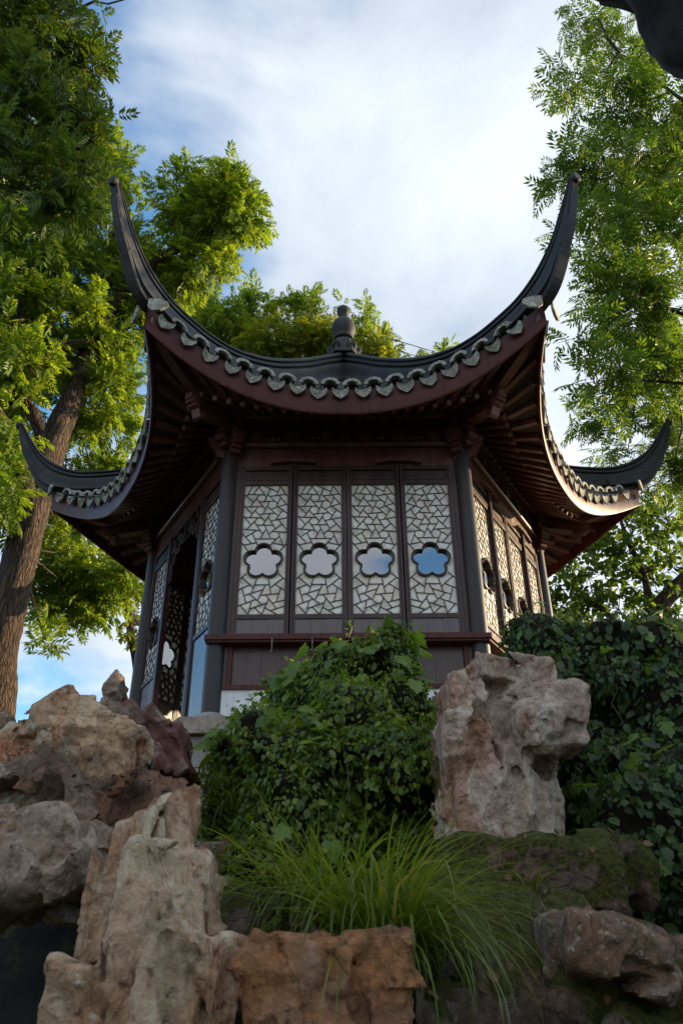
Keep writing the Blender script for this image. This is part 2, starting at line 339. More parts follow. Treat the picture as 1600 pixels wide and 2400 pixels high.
# ------------------------------------------------------------------ the ground
def smooth(a, b, x): t = np.clip((x-a)/(b-a), 0, 1); return t*t*(3-2*t)
def vnoise(P, seed=0):                                   # value noise, P (n,3)
    P = np.asarray(P, np.float32); I = np.floor(P); f = P - I; f = f*f*f*(f*(f*6-15)+10); I = I.astype(np.int32).astype(np.uint32)
    sd = np.uint32((seed*1274126177) & 0xffffffff)
    hx = [(I[:, 0]+np.uint32(a))*np.uint32(374761393) for a in (0, 1)]; hy = [(I[:, 1]+np.uint32(a))*np.uint32(668265263) for a in (0, 1)]; hz = [(I[:, 2]+np.uint32(a))*np.uint32(2246822519) + sd for a in (0, 1)]
    def h(a, b, c):
        n = hx[a] + hy[b] + hz[c]; n ^= n >> np.uint32(13); n *= np.uint32(1274126177); n ^= n >> np.uint32(16)
        return (n & np.uint32(0xffff)).astype(np.float32)*np.float32(1/32767.5) - 1
    def lx(b, c): u = h(0, b, c); return u + (h(1, b, c)-u)*f[:, 0]
    def ly(c): u = lx(0, c); return u + (lx(1, c)-u)*f[:, 1]
    u = ly(0); return u + (ly(1)-u)*f[:, 2]
def fbm(P, octv=4, seed=0, gain=0.5):
    r = 0; a = 1.0
    for i in range(octv): r = r + a*vnoise(np.asarray(P)*(2.03**i) + i*17.3, seed+i); a *= gain
    return r
def ground_z(x, y):
    x = np.asarray(x, float); y = np.asarray(y, float); r = np.hypot(x, y)
    z = 2.45*(1-smooth(2.9, 7.4, r))
    z = z + 5.8*np.exp(-((x-5.9)/2.0)**2 - ((y+4.7)/1.7)**2)          # unseen hill added on the right, raised to shade the foreground rocks
    z = z + 0.9*np.exp(-((x+4.5)/2.5)**2 - ((y+4.0)/2.5)**2)
    return z + 0.10*fbm(np.stack([x, y, 0*x], 1)*1.1, 4, 5)*(1-smooth(20, 40, r))
def make_ground():
    s = np.linspace(-1, 1, 150); g = np.sinh(s*6.2)/np.sinh(6.2)*700
    X, Y = np.meshgrid(g, g-3.0, indexing='ij'); n = len(g)
    Z = ground_z(X.ravel(), Y.ravel())
    i = np.arange(n*n).reshape(n, n)
    F = np.stack([i[:-1, :-1], i[1:, :-1], i[1:, 1:], i[:-1, 1:]], -1).reshape(-1, 4)
    o = np_mesh('ground', np.stack([X.ravel(), Y.ravel(), Z], 1), F, M_soil)
    o['kind'] = 'structure'; o['label'] = 'dark mossy earth of the rockery slope'
make_ground()

# ------------------------------------------------------------------ the pavilion
# one face is modelled looking at the front (x to the right, outward is -y) and turned about the axis; heights are H - FLOOR
pav = empty('hexagonal_pavilion', (0, 0, ZC + FLOOR), label='dark wooden hexagonal pavilion with steeply upturned tiled roof on the rockery', category='pavilion')
SIDE, AP = 2.4, 2.0785
R60 = math.pi/3
def Hh(h): return h - FLOOR
def rotz(p, a): c, s = math.cos(a), math.sin(a); return (p[0]*c - p[1]*s, p[0]*s + p[1]*c, p[2])
random.seed(4)

# columns
cm = MB(); cm.lathe([(0.088, 0.0), (0.090, 0.4), (0.086, 2.2), (0.083, Hh(5.30))], 28)
bm_ = MB(); bm_.lathe([(0.15, -0.02), (0.165, 0.02), (0.165, 0.06), (0.13, 0.10), (0.105, 0.115)], 28)
col0 = cm.build('column', M_column, pav, 'auto'); base0 = bm_.build('column_base', M_granite, pav, 'auto')
for k in range(6):
    p = (SIDE*math.cos(k*R60), SIDE*math.sin(k*R60), 0)
    for o in (col0, base0):
        if k == 0: o.location = p
        else: copy(o, pav, loc=p)

# lattice windows -----------------------------------------------------
SEG = [(173,999,50,915),(332,999,200,932),(327,991,496,906),(69,930,450,923),(432,999,749,950),(586,968,460,871),(808,993,739,923),(818,993,991,912),(568,911,954,928),(8,923,201,868),(319,918,140,829),(279,892,492,806),(358,865,689,872),(545,923,763,851),(807,913,1001,833),(834,900,744,828),(575,863,452,772),(634,806,957,846),(5,833,183,771),(42,826,434,827),(306,821,143,738),(265,793,490,710),(372,764,708,773),(551,825,785,752),(784,824,1002,770),(881,793,735,717),(603,766,448,680),(644,711,1001,735),(6,749,170,683),(38,739,421,735),(323,731,93,645),(264,701,449,609),(327,677,683,676),(570,740,739,648),(812,715,1002,640),(881,683,598,606),(9,645,379,634),(302,632,85,585),(499,673,642,570),(519,640,402,569),(689,626,1004,618),(2,609,210,535),(225,611,361,517),(301,568,756,567),(835,590,634,516),(812,615,925,518),(56,521,324,538),(690,535,960,516),(5,536,160,470),(1006,530,842,466),(137,301,4,262),(55,273,312,200),(371,260,283,163),(342,218,649,219),(638,258,699,154),(945,265,686,198),(853,299,996,257),(3,186,233,219),(789,221,994,177),(570,213,417,106),(127,142,523,184),(70,191,166,92),(483,143,862,154),(902,190,825,93),(253,149,521,75),(8,68,375,113),(603,140,822,52),(656,118,529,10),(760,88,995,106),(285,94,232,10),(251,45,612,85),(52,70,251,-1),(365,53,538,1),(708,33,999,64),(590,53,875,-2)]
LW, LB, LT = 0.435, Hh(3.09), Hh(4.524)
PW = 0.539
FC, RC, RL = Hh(3.650), 0.112, 0.081
def flower(n=100, k=1.0):
    pts = []
    for i in range(n):
        a = 2*math.pi*i/n; best = 0
        for j in range(5):
            b = math.pi/2 + j*2*math.pi/5; cxx, cyy = RC*math.cos(b), RC*math.sin(b)
            d = math.cos(a)*cxx + math.sin(a)*cyy; disc = RL*RL - (RC*RC - d*d)
            if disc > 0: best = max(best, d + math.sqrt(disc))
        best = max(best, 0.10)
        pts.append((best*math.cos(a)*k, best*math.sin(a)*k))
    return pts
FLO = np.array(flower(180)); FANG = np.arctan2(FLO[:, 1], FLO[:, 0]) % (2*math.pi); FRAD = np.hypot(FLO[:, 0], FLO[:, 1])
def flower_r(a): return np.interp(a % (2*math.pi), np.append(FANG, 2*math.pi), np.append(FRAD, FRAD[0]))

def shell_mesh():                                         # overlapping scales of shell as relief on one sheet, open at the flower
    h = 0.0075; nx, nz = int(LW/h), int((LT-LB)/h)
    xs = np.linspace(-LW/2, LW/2, nx+1); zs = np.linspace(LB, LT, nz+1)
    X, Z = np.meshgrid(xs, zs, indexing='ij')
    rs = np.random.RandomState(3); ph, pw = 0.052, 0.074
    top = np.full(X.shape, -1.0); ids = np.zeros(X.shape, int); lift = np.zeros(X.shape)
    n_rows = int((LT-LB)/ph) + 3
    for r in range(n_rows):                               # upper rows lie over lower ones
        z0 = LB - 0.03 + r*ph
        for c in range(-5, 6):
            jx, jz = rs.uniform(-0.008, 0.008), rs.uniform(-0.007, 0.007)
            x0 = (c + 0.5*(r % 2))*pw + jx; zc_ = z0 + jz
            inside = (np.abs(X-x0) < pw*0.56) & (Z > zc_ + 0.6*pw*(np.abs(X-x0)/pw)**2*1.6) & (Z < zc_ + 0.115)
            ids[inside] = r*11 + c + 6
            lift[inside] = (0.0035*(1-(Z-zc_)/0.115) + rs.uniform(0, 0.0012))[inside]
    dx, dz = X, Z-FC; rad = np.hypot(dx, dz); hole = rad < flower_r(np.arctan2(dz, dx))*0.955
    V = np.stack([X.ravel(), (0.008-lift).ravel(), Z.ravel()], 1)
    i = np.arange(X.size).reshape(X.shape)
    F = np.stack([i[:-1, :-1], i[1:, :-1], i[1:, 1:], i[:-1, 1:]], -1).reshape(-1, 4)
    keep = ~(hole[:-1, :-1] | hole[1:, :-1] | hole[1:, 1:] | hole[:-1, 1:]).ravel()
    tint = np.array([(0.83, 0.735, 0.665)])*(1+rs.normal(0, 0.115, (2000, 1))) * np.stack([1+rs.normal(0, .02, 2000), np.ones(2000), 1+rs.normal(0, .045, 2000)], 1)
    tint = np.clip(tint, 0.2, 0.88)
    me = bpy.data.meshes.new('shell_pane')
    me.from_pydata(V.tolist(), [], F[keep].tolist())
    ca = me.color_attributes.new('tint', 'FLOAT_COLOR', 'POINT')
    C = np.ones((X.size, 4), np.float32); C[:, :3] = tint[ids.ravel() % 2000]; ca.data.foreach_set('color', C.ravel())
    me.materials.append(M_shell); me.polygons.foreach_set('use_smooth', [True]*len(me.polygons)); me.update(); return me
def lattice_mesh(mirror, wd=0.0088, dp=0.0085, yc=0.0015):
    m = MB()
    for x0, z0, x1, z1 in SEG:
        a = Vector(((x0/1000-0.5)*LW, 0, LB + (LT-LB)*z0/1000)); b = Vector(((x1/1000-0.5)*LW, 0, LB + (LT-LB)*z1/1000))
        for q in (a, b): q.x = min(max(q.x, -LW/2), LW/2); q.z = min(max(q.z, LB), LT)
        if mirror: a.x, b.x = -a.x, -b.x
        d = b-a; ang = math.atan2(d.z, d.x)
        m.box(((a+b)/2) + Vector((0, yc, 0)), (d.length+0.004, dp, wd), Matrix.Rotation(-ang, 3, 'Y'))
    me_o = m.build('lattice', M_lattice); me = me_o.data; bpy.data.objects.remove(me_o); return me
def flower_frame_mesh():
    m = MB(); out_, inn = flower(110, 1.03), flower(110, 0.905)
    rings = []
    for (ox, oz), (ix, iz) in zip(out_, inn):
        rings.append([(ox, 0.014, oz+FC), (ox, -0.022, oz+FC), ((ox*0.4+ix*0.6), -0.028, (oz*0.4+iz*0.6)+FC), (ix, -0.020, iz+FC), (ix, 0.030, iz+FC)])
    rings.append(rings[0]); m.rings(rings, True, False)
    o = m.build('flower_frame', M_lattice); me = o.data; bpy.data.objects.remove(o); return me
def glass_mesh():
    p = flower(110, 0.955); me = bpy.data.meshes.new('glass_pane')
    me.from_pydata([(x, 0.016, z+FC) for x, z in p], [], [tuple(range(len(p)))]); me.materials.append(M_glass); me.update(); return me
ME_LATIN = lattice_mesh(False, 0.021, 0.018, 0.022)
ME_SHELL, ME_LAT, ME_LATM, ME_FF, ME_GLASS = shell_mesh(), lattice_mesh(False), lattice_mesh(True), flower_frame_mesh(), glass_mesh()
def frame_mesh(bot):
    m = MB(); w = PW/2; i = LW/2; top = Hh(4.748)
    for s in (-1, 1):
        m.bb(s*i, s*(i+0.020), -0.018, 0.022, bot, top); m.bb(s*(i+0.020), s*(w-0.003), -0.026, 0.026, bot, top+0.004)
    for z0, z1 in ((bot, bot+0.05), (LB-0.045, LB), (LT, LT+0.075), (top-0.045, top)):
        m.bb(-i, i, -0.020, 0.020, z0, z1)
    m.bb(-i, i, -0.026, -0.0205, LT+0.052, LT+0.07); m.bb(-i, i, -0.026, -0.0205, top-0.05, top-0.03)
    o = m.build('frame', M_frame); me = o.data; bpy.data.objects.remove(o); return me
def boards(bot):
    m = MB(); m.bb(-LW/2, LW/2, -0.004, 0.010, LT+0.075, Hh(4.748)-0.045); a = m.build('top_board', M_frame).data
    bpy.data.objects.remove(bpy.data.objects['top_board'])
    w = LW/3; rs = random.Random(2); b = []
    for j in range(3):
        m = MB()
        y = -0.008 + rs.uniform(-0.0015, 0.0015)
        m.bb(-LW/2 + j*w + (0.0008 if j else 0), -LW/2 + (j+1)*w - 0.0008, y, 0.012, bot+0.05, LB-0.045)
        b.append(m.build('bottom_board', M_board).data); bpy.data.objects.remove(bpy.data.objects['bottom_board'])
    return a, b
WIN = {}
for kind, bot in (('window', Hh(2.85)), ('door', Hh(2.07))):
    WIN[kind] = (frame_mesh(bot),) + boards(bot)
def place_window(k, x, kind='window', mirror=False):
    fr, tb, bb_ = WIN[kind]
    w = link('lattice_window' if kind == 'window' else 'lattice_door', fr, pav, rotz((x, -AP, 0), k*R60), k*R60)
    for nm, me in (('lattice', ME_LATM if mirror else ME_LAT), ('shell_pane', ME_SHELL), ('flower_frame', ME_FF), ('glass_pane', ME_GLASS), ('top_board', tb), ('bottom_board', bb_[0]), ('bottom_board', bb_[1]), ('bottom_board', bb_[2])):
        o = link(nm, me, w)
        if nm == 'lattice': o['kind'] = 'stuff'
    if k in (2, 3, 4): link('inner_lattice', ME_LATIN, w, kind='stuff')
    return w
PX = [-0.81, -0.27, 0.27, 0.81]
for k in (0, 1, 2, 3, 4):
    for i, x in enumerate(PX): place_window(k, x, 'window', i == 3)
place_window(5, -0.81, 'door', False); place_window(5, 0.81, 'door', True)

def face(mb, name, mat, faces=range(6), parent=None, smooth='auto', **tags):   # build once, turn a copy to each face
    o = mb.build(name, mat, pav if parent is None else parent, smooth, **tags); res = {}
    for j, k in enumerate(faces):
        c = o if j == 0 else copy(o, o.parent)
        c.rotation_euler = (0, 0, k*R60); res[k] = c
    return res
def face_sub(mb, name, mat, parents, smooth='auto', **tags):      # a sub-part under the same part of each face
    o = None
    for k, p in parents.items():
        if o is None: o = mb.build(name, mat, p, smooth, **tags)
        else: copy(o, p)

WALLS = (0, 1, 2, 3, 4)
for s in (-1, 1):
    m = MB(); m.bb(s*1.080, s*1.125, -AP-0.022, -AP+0.022, Hh(2.07), Hh(4.75)); face(m, 'jamb', M_frame)
for xp in (-0.54, 0.54):                                  # paired pivot staves between the hinged leaves, with their carved caps
    for s in (-1, 1):
        m = MB(); m.tube([(xp+s*0.017, -AP-0.036, Hh(2.85)), (xp+s*0.017, -AP-0.036, Hh(4.765))], 0.0135, 10); face(m, 'pivot_post', M_frame, WALLS)
    m = MB(); o = [(-0.235, 0), (-0.225, 0.026), (-0.16, 0.052), (-0.135, 0.050), (-0.125, 0.058), (-0.068, 0.062), (-0.060, 0.072), (0.060, 0.072), (0.068, 0.062), (0.125, 0.058), (0.135, 0.050), (0.16, 0.052), (0.225, 0.026), (0.235, 0), (0.20, 0.004), (0.12, 0.020), (-0.12, 0.020), (-0.20, 0.004)]
    m.prism([(x+xp, z+Hh(4.755)) for x, z in o], -AP-0.075, -AP-0.028)
    face(m, 'pivot_cap', M_beam, WALLS)

# beams over the windows
m = MB(); m.bb(-1.14, 1.14, -AP-0.012, -AP+0.03, Hh(4.752), Hh(4.985)); lint = face(m, 'lintel_board', M_beam)
def roll_strip(z, r, y, x=1.17, mat=None, name='beam'):
    m = MB(); m.tube([(-x, y, z), (x, y, z)], r, 16); m.bb(-x+0.001, x-0.001, y+0.001, y+0.08, z-r*0.9, z+r*0.9); return face(m, name, M_beam)
lowb = roll_strip(Hh(5.008), 0.036, -AP-0.036, name='lower_beam')
topb = roll_strip(Hh(5.362), 0.036, -AP-0.060, name='upper_beam')
m = MB(); m.bb(-1.15, 1.15, -AP+0.012, -AP+0.05, Hh(5.045), Hh(5.46)); frz = face(m, 'frieze_board', M_soffit)
rs = random.Random(7)
for i in range(6):
    x = -0.925 + i*0.37
    m = MB(); z = Hh(5.048)
    m.prism([(x-0.055, z), (x+0.055, z), (x+0.072, z+0.045), (x+0.060, z+0.115), (x-0.060, z+0.115), (x-0.072, z+0.045)], -AP-0.040, -AP+0.011)
    m.bb(x-0.080, x+0.080, -AP-0.046, -AP+0.011, z+0.116, z+0.128)
    face_sub(m, 'carved_block', M_beam, frz)
for i in range(5):                                        # carved scroll fill between the blocks
    x = -0.74 + i*0.37; z = Hh(5.048); m = MB()
    for q in range(9):
        a = x-0.09+q*0.0225; m.tube([(a-0.012, -AP+0.004, z+0.03+0.05*((q*37) % 10)/10), (a, -AP-0.010, z+0.055+0.03*((q*53) % 10)/10), (a+0.014, -AP+0.004, z+0.035+0.05*((q*71) % 10)/10)], 0.011, 6)
    for q in (-1, 1): m.bb(x+q*0.07-0.03, x+q*0.07+0.03, -AP-0.028, -AP+0.011, z+0.150, z+0.166)
    face_sub(m, 'carved_scroll', M_beam, frz, kind='stuff')
# beam ends crossing past the columns, with stepped carving
for s in (-1, 1):
    m = MB()
    for z0, z1, x1, hw in ((4.855, 4.905, 1.345, 0.050), (4.905, 4.932, 1.375, 0.054), (4.932, 4.955, 1.362, 0.050), (4.955, 4.985, 1.395, 0.056), (4.985, 5.055, 1.405, 0.062), (5.055, 5.090, 1.435, 0.070)):
        m.bb(s*1.12, s*x1, -AP-hw, -AP+hw, Hh(z0)+0.0005, Hh(z1)-0.0005)
    m.prism([(s*1.12, Hh(4.80)), (s*1.30, Hh(4.8545)), (s*1.12, Hh(4.8545))], -AP-0.046, -AP+0.046)
    face_sub(m, 'beam_end', M_beam, lowb)
    m = MB()
    for z0, z1, x1, hw in ((5.15, 5.20, 1.33, 0.045), (5.20, 5.235, 1.37, 0.055), (5.235, 5.32, 1.345, 0.048), (5.32, 5.36, 1.40, 0.056), (5.36, 5.42, 1.43, 0.060)):
        m.bb(s*1.13, s*x1, -AP-hw-0.01, -AP+hw-0.01, Hh(z0)+0.0005, Hh(z1)-0.0005)
    face_sub(m, 'bracket_arm', M_beam, topb)
# forward block and small ornament at the column head
m = MB()
for z0, z1, r1, hw in ((4.93, 4.98, 2.56, 0.045), (4.98, 5.05, 2.62, 0.052), (5.10, 5.16, 2.60, 0.055), (5.16, 5.24, 2.70, 0.050), (5.24, 5.30, 2.76, 0.060)):
    m.bb(2.30, r1, -hw, hw, Hh(z0)+0.0005, Hh(z1)-0.0005)
brk = m.build('corner_bracket', M_beam, pav)
for k in range(6):
    (brk if k == 0 else copy(brk, pav)).rotation_euler = (0, 0, k*R60)

# sill rail, wainscot, plaster below (all but the doorway face)
m = MB(); m.bb(-1.29, 1.29, -AP-0.145, -AP+0.02, Hh(2.795), Hh(2.842)); m.bb(-1.27, 1.27, -AP-0.125, -AP+0.02, Hh(2.775), Hh(2.7945)); rail = face(m, 'sill_rail', M_red, WALLS)
m = MB(); m.bb(-1.12, 1.12, -AP-0.050, -AP+0.03, Hh(2.362), Hh(2.402)); face(m, 'base_rail', M_red, WALLS)
m = MB(); m.bb(-1.12, 1.12, -AP+0.016, -AP+0.03, Hh(2.40), Hh(2.776)); wains = face(m, 'wainscot', M_frame, WALLS)
rs = random.Random(11)
for i in range(8):
    x0 = -1.04 + i*0.2585 + (0.012 if i >= 4 else 0); y = -AP + 0.004 + rs.uniform(-0.002, 0.002)
    m = MB(); m.bb(x0, x0+0.2565, y, -AP+0.015, Hh(2.4025), Hh(2.774)); face_sub(m, 'board', M_wains, wains)
for xs_ in ((-1.09, -1.045), (-0.337, -0.297), (0.297, 0.337), (1.045, 1.09)):
    m = MB(); m.bb(xs_[0], xs_[1], -AP-0.022, -AP+0.003, Hh(2.403), Hh(2.774)); face_sub(m, 'stile', M_red, wains)
m = MB(); m.bb(-1.19, 1.19, -AP-0.03, -AP+0.06, Hh(1.98), Hh(2.3615)); face(m, 'plaster_wall', M_plaster, WALLS)
for xh, ln in ((-0.68, 0.11), (-0.32, 0.10)):             # two wire hooks under the front rail
    m = MB(); m.tube([(xh, -AP-0.146, Hh(2.80)), (xh, -AP-0.150, Hh(2.79-ln)), (xh-0.010, -AP-0.152, Hh(2.775-ln)), (xh-0.016, -AP-0.150, Hh(2.79-ln))], 0.0035, 6)
    m.build('wire_hook', M_granite, pav, True)
# doorway on the left face: posts, threshold, hanging fretwork
for x in (-0.515, 0.515):
    m = MB(); m.bb(x-0.024, x+0.024, -AP-0.03, -AP+0.03, Hh(2.03), Hh(4.752)); o = m.build('door_post', M_frame, pav); o.rotation_euler = (0, 0, 5*R60)
m = MB(); m.bb(-1.12, 1.12, -AP-0.05, -AP+0.05, Hh(2.03), Hh(2.075)); o = m.build('threshold', M_beam, pav); o.rotation_euler = (0, 0, 5*R60)
m = MB(); zt = Hh(4.752)
def fr(x0, z0, x1, z1): m.bb(min(x0, x1)-0.006, max(x0, x1)+0.006, -AP-0.012, -AP+0.012, zt-max(z0, z1)-0.006, zt-min(z0, z1)+0.006)
for s in (-1, 1):
    for (a, b, c, d) in ((0.485, 0.0, 0.485, 0.62), (0.485, 0.62, 0.43, 0.62), (0.43, 0.62, 0.43, 0.42), (0.485, 0.42, 0.36, 0.42), (0.36, 0.42, 0.36, 0.12), (0.485, 0.24, 0.30, 0.24), (0.43, 0.24, 0.43, 0.06), (0.30, 0.24, 0.30, 0.32), (0.30, 0.32, 0.22, 0.32), (0.22, 0.32, 0.22, 0.12), (0.36, 0.12, 0.14, 0.12), (0.14, 0.12, 0.14, 0.26), (0.14, 0.26, 0.0, 0.26), (0.22, 0.20, 0.06, 0.20), (0.06, 0.20, 0.06, 0.02), (0.30, 0.02, 0.30, 0.12)):
        fr(s*a, b, s*c, d)
fr(-0.49, 0.02, 0.49, 0.02)
o = m.build('hanging_fretwork', M_lattice, pav, kind='stuff'); o.rotation_euler = (0, 0, 5*R60)
# floor slab and ceiling
m = MB(); m.rings([[(2.3*math.cos(i*R60), 2.3*math.sin(i*R60), z) for i in range(6)] for z in (-0.06, 0.001)]); m.build('floor', M_granite, pav)

# ---- roof: eave line, hip line, curved slopes ------------------------------------
RCORN = 3.82
def eave(u):                                              # plan apothem, bottom and top of the fascia along one side (u -1..1)
    a = abs(u); return 2.80 + 0.508*a**2.5, 4.87 + 0.65*a**2.1, 5.17 + 0.63*a**2.1
HIPB = [(0.0, 7.70), (0.5, 7.26), (1.05, 6.79), (1.75, 6.29), (2.4, 5.99), (2.88, 5.86), (3.36, 5.80), (3.82, 5.80)]
MIDB = [(0.0, 7.70), (0.6, 7.07), (1.2, 6.42), (1.8, 5.86), (2.3, 5.48), (2.6, 5.30), (2.80, 5.17)]
def curve(pts):                                           # Catmull-Rom through (x,y), as a function of x
    xs = np.array([p[0] for p in pts]); ys = np.array([p[1] for p in pts])
    d = np.gradient(ys, xs)
    def f(x):
        i = int(np.clip(np.searchsorted(xs, x)-1, 0, len(xs)-2)); h = xs[i+1]-xs[i]; t = (x-xs[i])/h
        return (2*t**3-3*t*t+1)*ys[i] + (t**3-2*t*t+t)*h*d[i] + (-2*t**3+3*t*t)*ys[i+1] + (t**3-t*t)*h*d[i+1]
    return f
hipz, midz = curve(HIPB), curve(MIDB)
def slope(u, v):
    r = RCORN*(1-v); a0 = 2.80*(1-v); ah = r*0.866; w = abs(u)**(2.5-0.8*v); wz = abs(u)**(2.1-0.4*v)
    return (u*r*0.5, -(a0 + (ah-a0)*w), Hh(midz(a0) + (hipz(r)-midz(a0))*wz))
NU, NV = 41, 26
m = MB()
for off, flip in ((0.02, 0), (-0.05, 1)):
    g = [[Vector(slope(-1+2*i/(NU-1), j/(NV-1)*0.995)) + Vector((0, 0, off)) for i in range(NU)] for j in range(NV)]
    m.add([p for r in g for p in r], [(j*NU+i, j*NU+i+1, (j+1)*NU+i+1, (j+1)*NU+i) for j in range(NV-1) for i in range(NU-1)])
nn_ = NU*NV
m.f += [(i, i+1, nn_+i+1, nn_+i) for i in range(NU-1)]
roofs = face(m, 'roof_slope', M_tile, smooth=True)

SP = 0.213
def eave_frame(x):                                        # frame on the eave at plan x: position, tangent
    u = x/(RCORN*0.5); a, zb, zt_ = eave(u); a2, zb2, zt2 = eave(u+0.02)
    p = Vector((x, -a, Hh(zt_))); q = Vector((x+0.02*RCORN*0.5, -a2, Hh(zt2))); return p, (q-p).normalized()
def drip_shape():
    o = []
    for i in range(9): t = -1+2*i/8; o.append((0.075*t, -0.030*(1-t*t)+0.006))
    o += [(0.083, -0.012), (0.081, -0.044), (0.062, -0.078), (0.030, -0.104), (0.0, -0.122), (-0.030, -0.104), (-0.062, -0.078), (-0.081, -0.044), (-0.083, -0.012)]
    return o
DR = drip_shape()
xs_drip = [-0.045 + (i-8)*SP for i in range(17)]
def add_plate(m, p, t, shape, thick, tilt, out=0.0, scale=1.0):
    up = Vector((0, 0, 1)); n = t.cross(up).normalized()            # outward
    up = n.cross(t)*-1 if n.cross(t).z < 0 else n.cross(t)
    a = math.radians(tilt); upp = up*math.cos(a) + n*math.sin(a)*-1; nn = n*math.cos(a) + up*math.sin(a)
    n_ = len(shape)
    f0 = [p + n*out + t*x*scale + upp*z*scale + nn*thick for x, z in shape]; b0 = [p + n*out + t*x*scale + upp*z*scale for x, z in shape]
    rim = [p + n*out + t*x*scale*0.88 + upp*(z*scale*0.88-0.006) + nn*(thick*0.62) for x, z in shape]
    k = len(m.v); m.add(f0 + b0 + rim, [tuple(range(2*n_, 3*n_))] + [((i+1) % n_, i, 2*n_+i, 2*n_+(i+1) % n_) for i in range(n_)] + [(i, (i+1) % n_, n_+(i+1) % n_, n_+i) for i in range(n_)] + [tuple(range(2*n_-1, n_-1, -1))])
rs = random.Random(5)
for x in xs_drip:
    p, t = eave_frame(x); m = MB(); t = (t + Vector((0, rs.uniform(-.06, .06), rs.uniform(-.07, .07)))).normalized(); p = p + Vector((rs.uniform(-.006, .006), 0, rs.uniform(-.007, .007)))
    add_plate(m, p + Vector((0, 0, -0.022)), t, DR, 0.020, -16 + rs.uniform(-7, 7), 0.066, 1.0 + rs.uniform(-0.05, 0.05))
    # trough tongue behind the plate
    n = t.cross(Vector((0, 0, 1))).normalized()
    g = [[p + t*(0.075*s_) + n*o_ + Vector((0, 0, -0.014-0.030*(1-s_*s_)+up_)) for s_ in (-1, -.5, 0, .5, 1)] for o_, up_ in ((0.058, 0.0), (-0.15, 0.07))]
    m.add([q for r in g for q in r], [(i, i+1, 5+i+1, 5+i) for i in range(4)])
    face_sub(m, 'drip_tile', M_drip, roofs)
xs_cap = [x + SP/2 for x in xs_drip[:-1]] + [xs_drip[0]-SP/2, xs_drip[-1]+SP/2]
xs_cap = [x for x in xs_cap if abs(x) < 1.74]
for x in xs_cap:
    p, t = eave_frame(x); m = MB(); n = t.cross(Vector((0, 0, 1))).normalized(); up = Vector((0, 0, 1))
    rings = []
    N = 13
    prof = [(0.080, 0.092, 0.062), (0.058, 0.092, 0.062), (0.058, 0.068, 0.052), (-0.16, 0.068, 0.052), (-0.161, 0.074, 0.052), (-0.30, 0.072, 0.052)]
    outer, inner = [], []
    jz = rs.uniform(-0.006, 0.006)
    for o_, ro, ri in prof:
        b = p + n*o_ + up*(0.016 + jz - (o_-0.07)*0.42)
        so = []
        for i in range(N):
            a = math.pi*i/(N-1); rr = ro*(1.0 + (0.05 if (i % 2 and o_ > 0.06) else 0))
            so.append(b + t*(rr*math.cos(a)) + up*(rr*0.86*math.sin(a)))
        outer.append(so)
        inner.append([b + t*(ri*math.cos(math.pi*i/(N-1))) + up*(ri*0.80*math.sin(math.pi*i/(N-1))) for i in range(N)])
    m.rings(outer, False, False); m.rings(inner, False, False)
    k = len(m.v); m.add(outer[0] + inner[0], [(i, i+1, N+i+1, N+i) for i in range(N-1)])
    face_sub(m, 'eave_cap_tile', M_drip, roofs)
    # the cover row running up the slope
    rows = []; v = 0.07
    half = 0.5*RCORN
    seg = 0
    while v < 0.96 and abs(x)/(half*(1-v)) < 0.97:
        q = Vector(slope(x/(half*(1-v)), v)); dv = 0.012
        q2 = Vector(slope(min(1, max(-1, x/(half*(1-v-dv)))), v+dv)); d = (q2-q).normalized(); tt = Vector((1, 0, 0)); nn = tt.cross(d)*-1
        if nn.z < 0: nn = -nn
        for rr in ((0.058, 0.064) if seg else (0.064,)):
            rows.append([q + tt*(rr*math.cos(math.pi*i/8)) + nn*(rr*math.sin(math.pi*i/8)+0.012) for i in range(9)])
        v += 0.055; seg += 1
    if len(rows) > 1:
        m = MB(); m.rings(rows, False, False); face_sub(m, 'cover_tile_row', M_tile, roofs)

# fascia board along the eaves
m = MB(); rings = []
for i in range(49):
    u = -1+2*i/48; a, zb, zt_ = eave(u); x = u*RCORN*0.5
    rings.append([(x, -a-0.012, Hh(zt_)-0.01), (x, -a-0.020, Hh(zb)+0.02), (x, -a-0.008, Hh(zb)), (x, -a+0.016, Hh(zb)+0.004), (x, -a+0.022, Hh(zt_)-0.01)])
m.rings(rings, True, True); fasc = face(m, 'fascia_board', M_red)

# soffit in two tiers with round and flying rafters
def tier1(u):  a = abs(u); return 2.50 + 0.14*a**2.5, 5.125 + 0.155*a**2.2      # line of the round rafter ends (underside)
E1X = 1.525
def sgn(x): return 1 if x >= 0 else -1
def inner_x(x): a = abs(x); return sgn(x)*(a if a < 0.72 else 0.72 + (a-0.72)*0.52)
def outer_x(x): a = abs(x); return sgn(x)*(a if a < 0.62 else 0.62 + (a-0.62)*(1.90-0.62)/(E1X-0.62))
m = MB(); g = []
NS = 33
for i in range(NS):
    u = -1+2*i/(NS-1); x = u*E1X; a1, z1 = tier1(u); xi = inner_x(x); xo = outer_x(x); uo = xo/(RCORN*0.5); ao, zb, zt_ = eave(uo)
    g.append([(x*0.02, -0.05, Hh(6.55)), (xi*0.5, -1.0, Hh(5.98)), (xi, -2.02, Hh(5.475)), (x, -a1, Hh(z1+0.045)), (x, -a1-0.002, Hh(z1+0.085)), (xo, -ao+0.021, Hh(zb+0.13+0.06*abs(uo)**2))])
m.add([p for r in g for p in r], [(i*6+j, i*6+j+1, (i+1)*6+j+1, (i+1)*6+j) for i in range(NS-1) for j in range(5)])
soff = face(m, 'soffit', M_soffit, smooth=False)
NR = 22
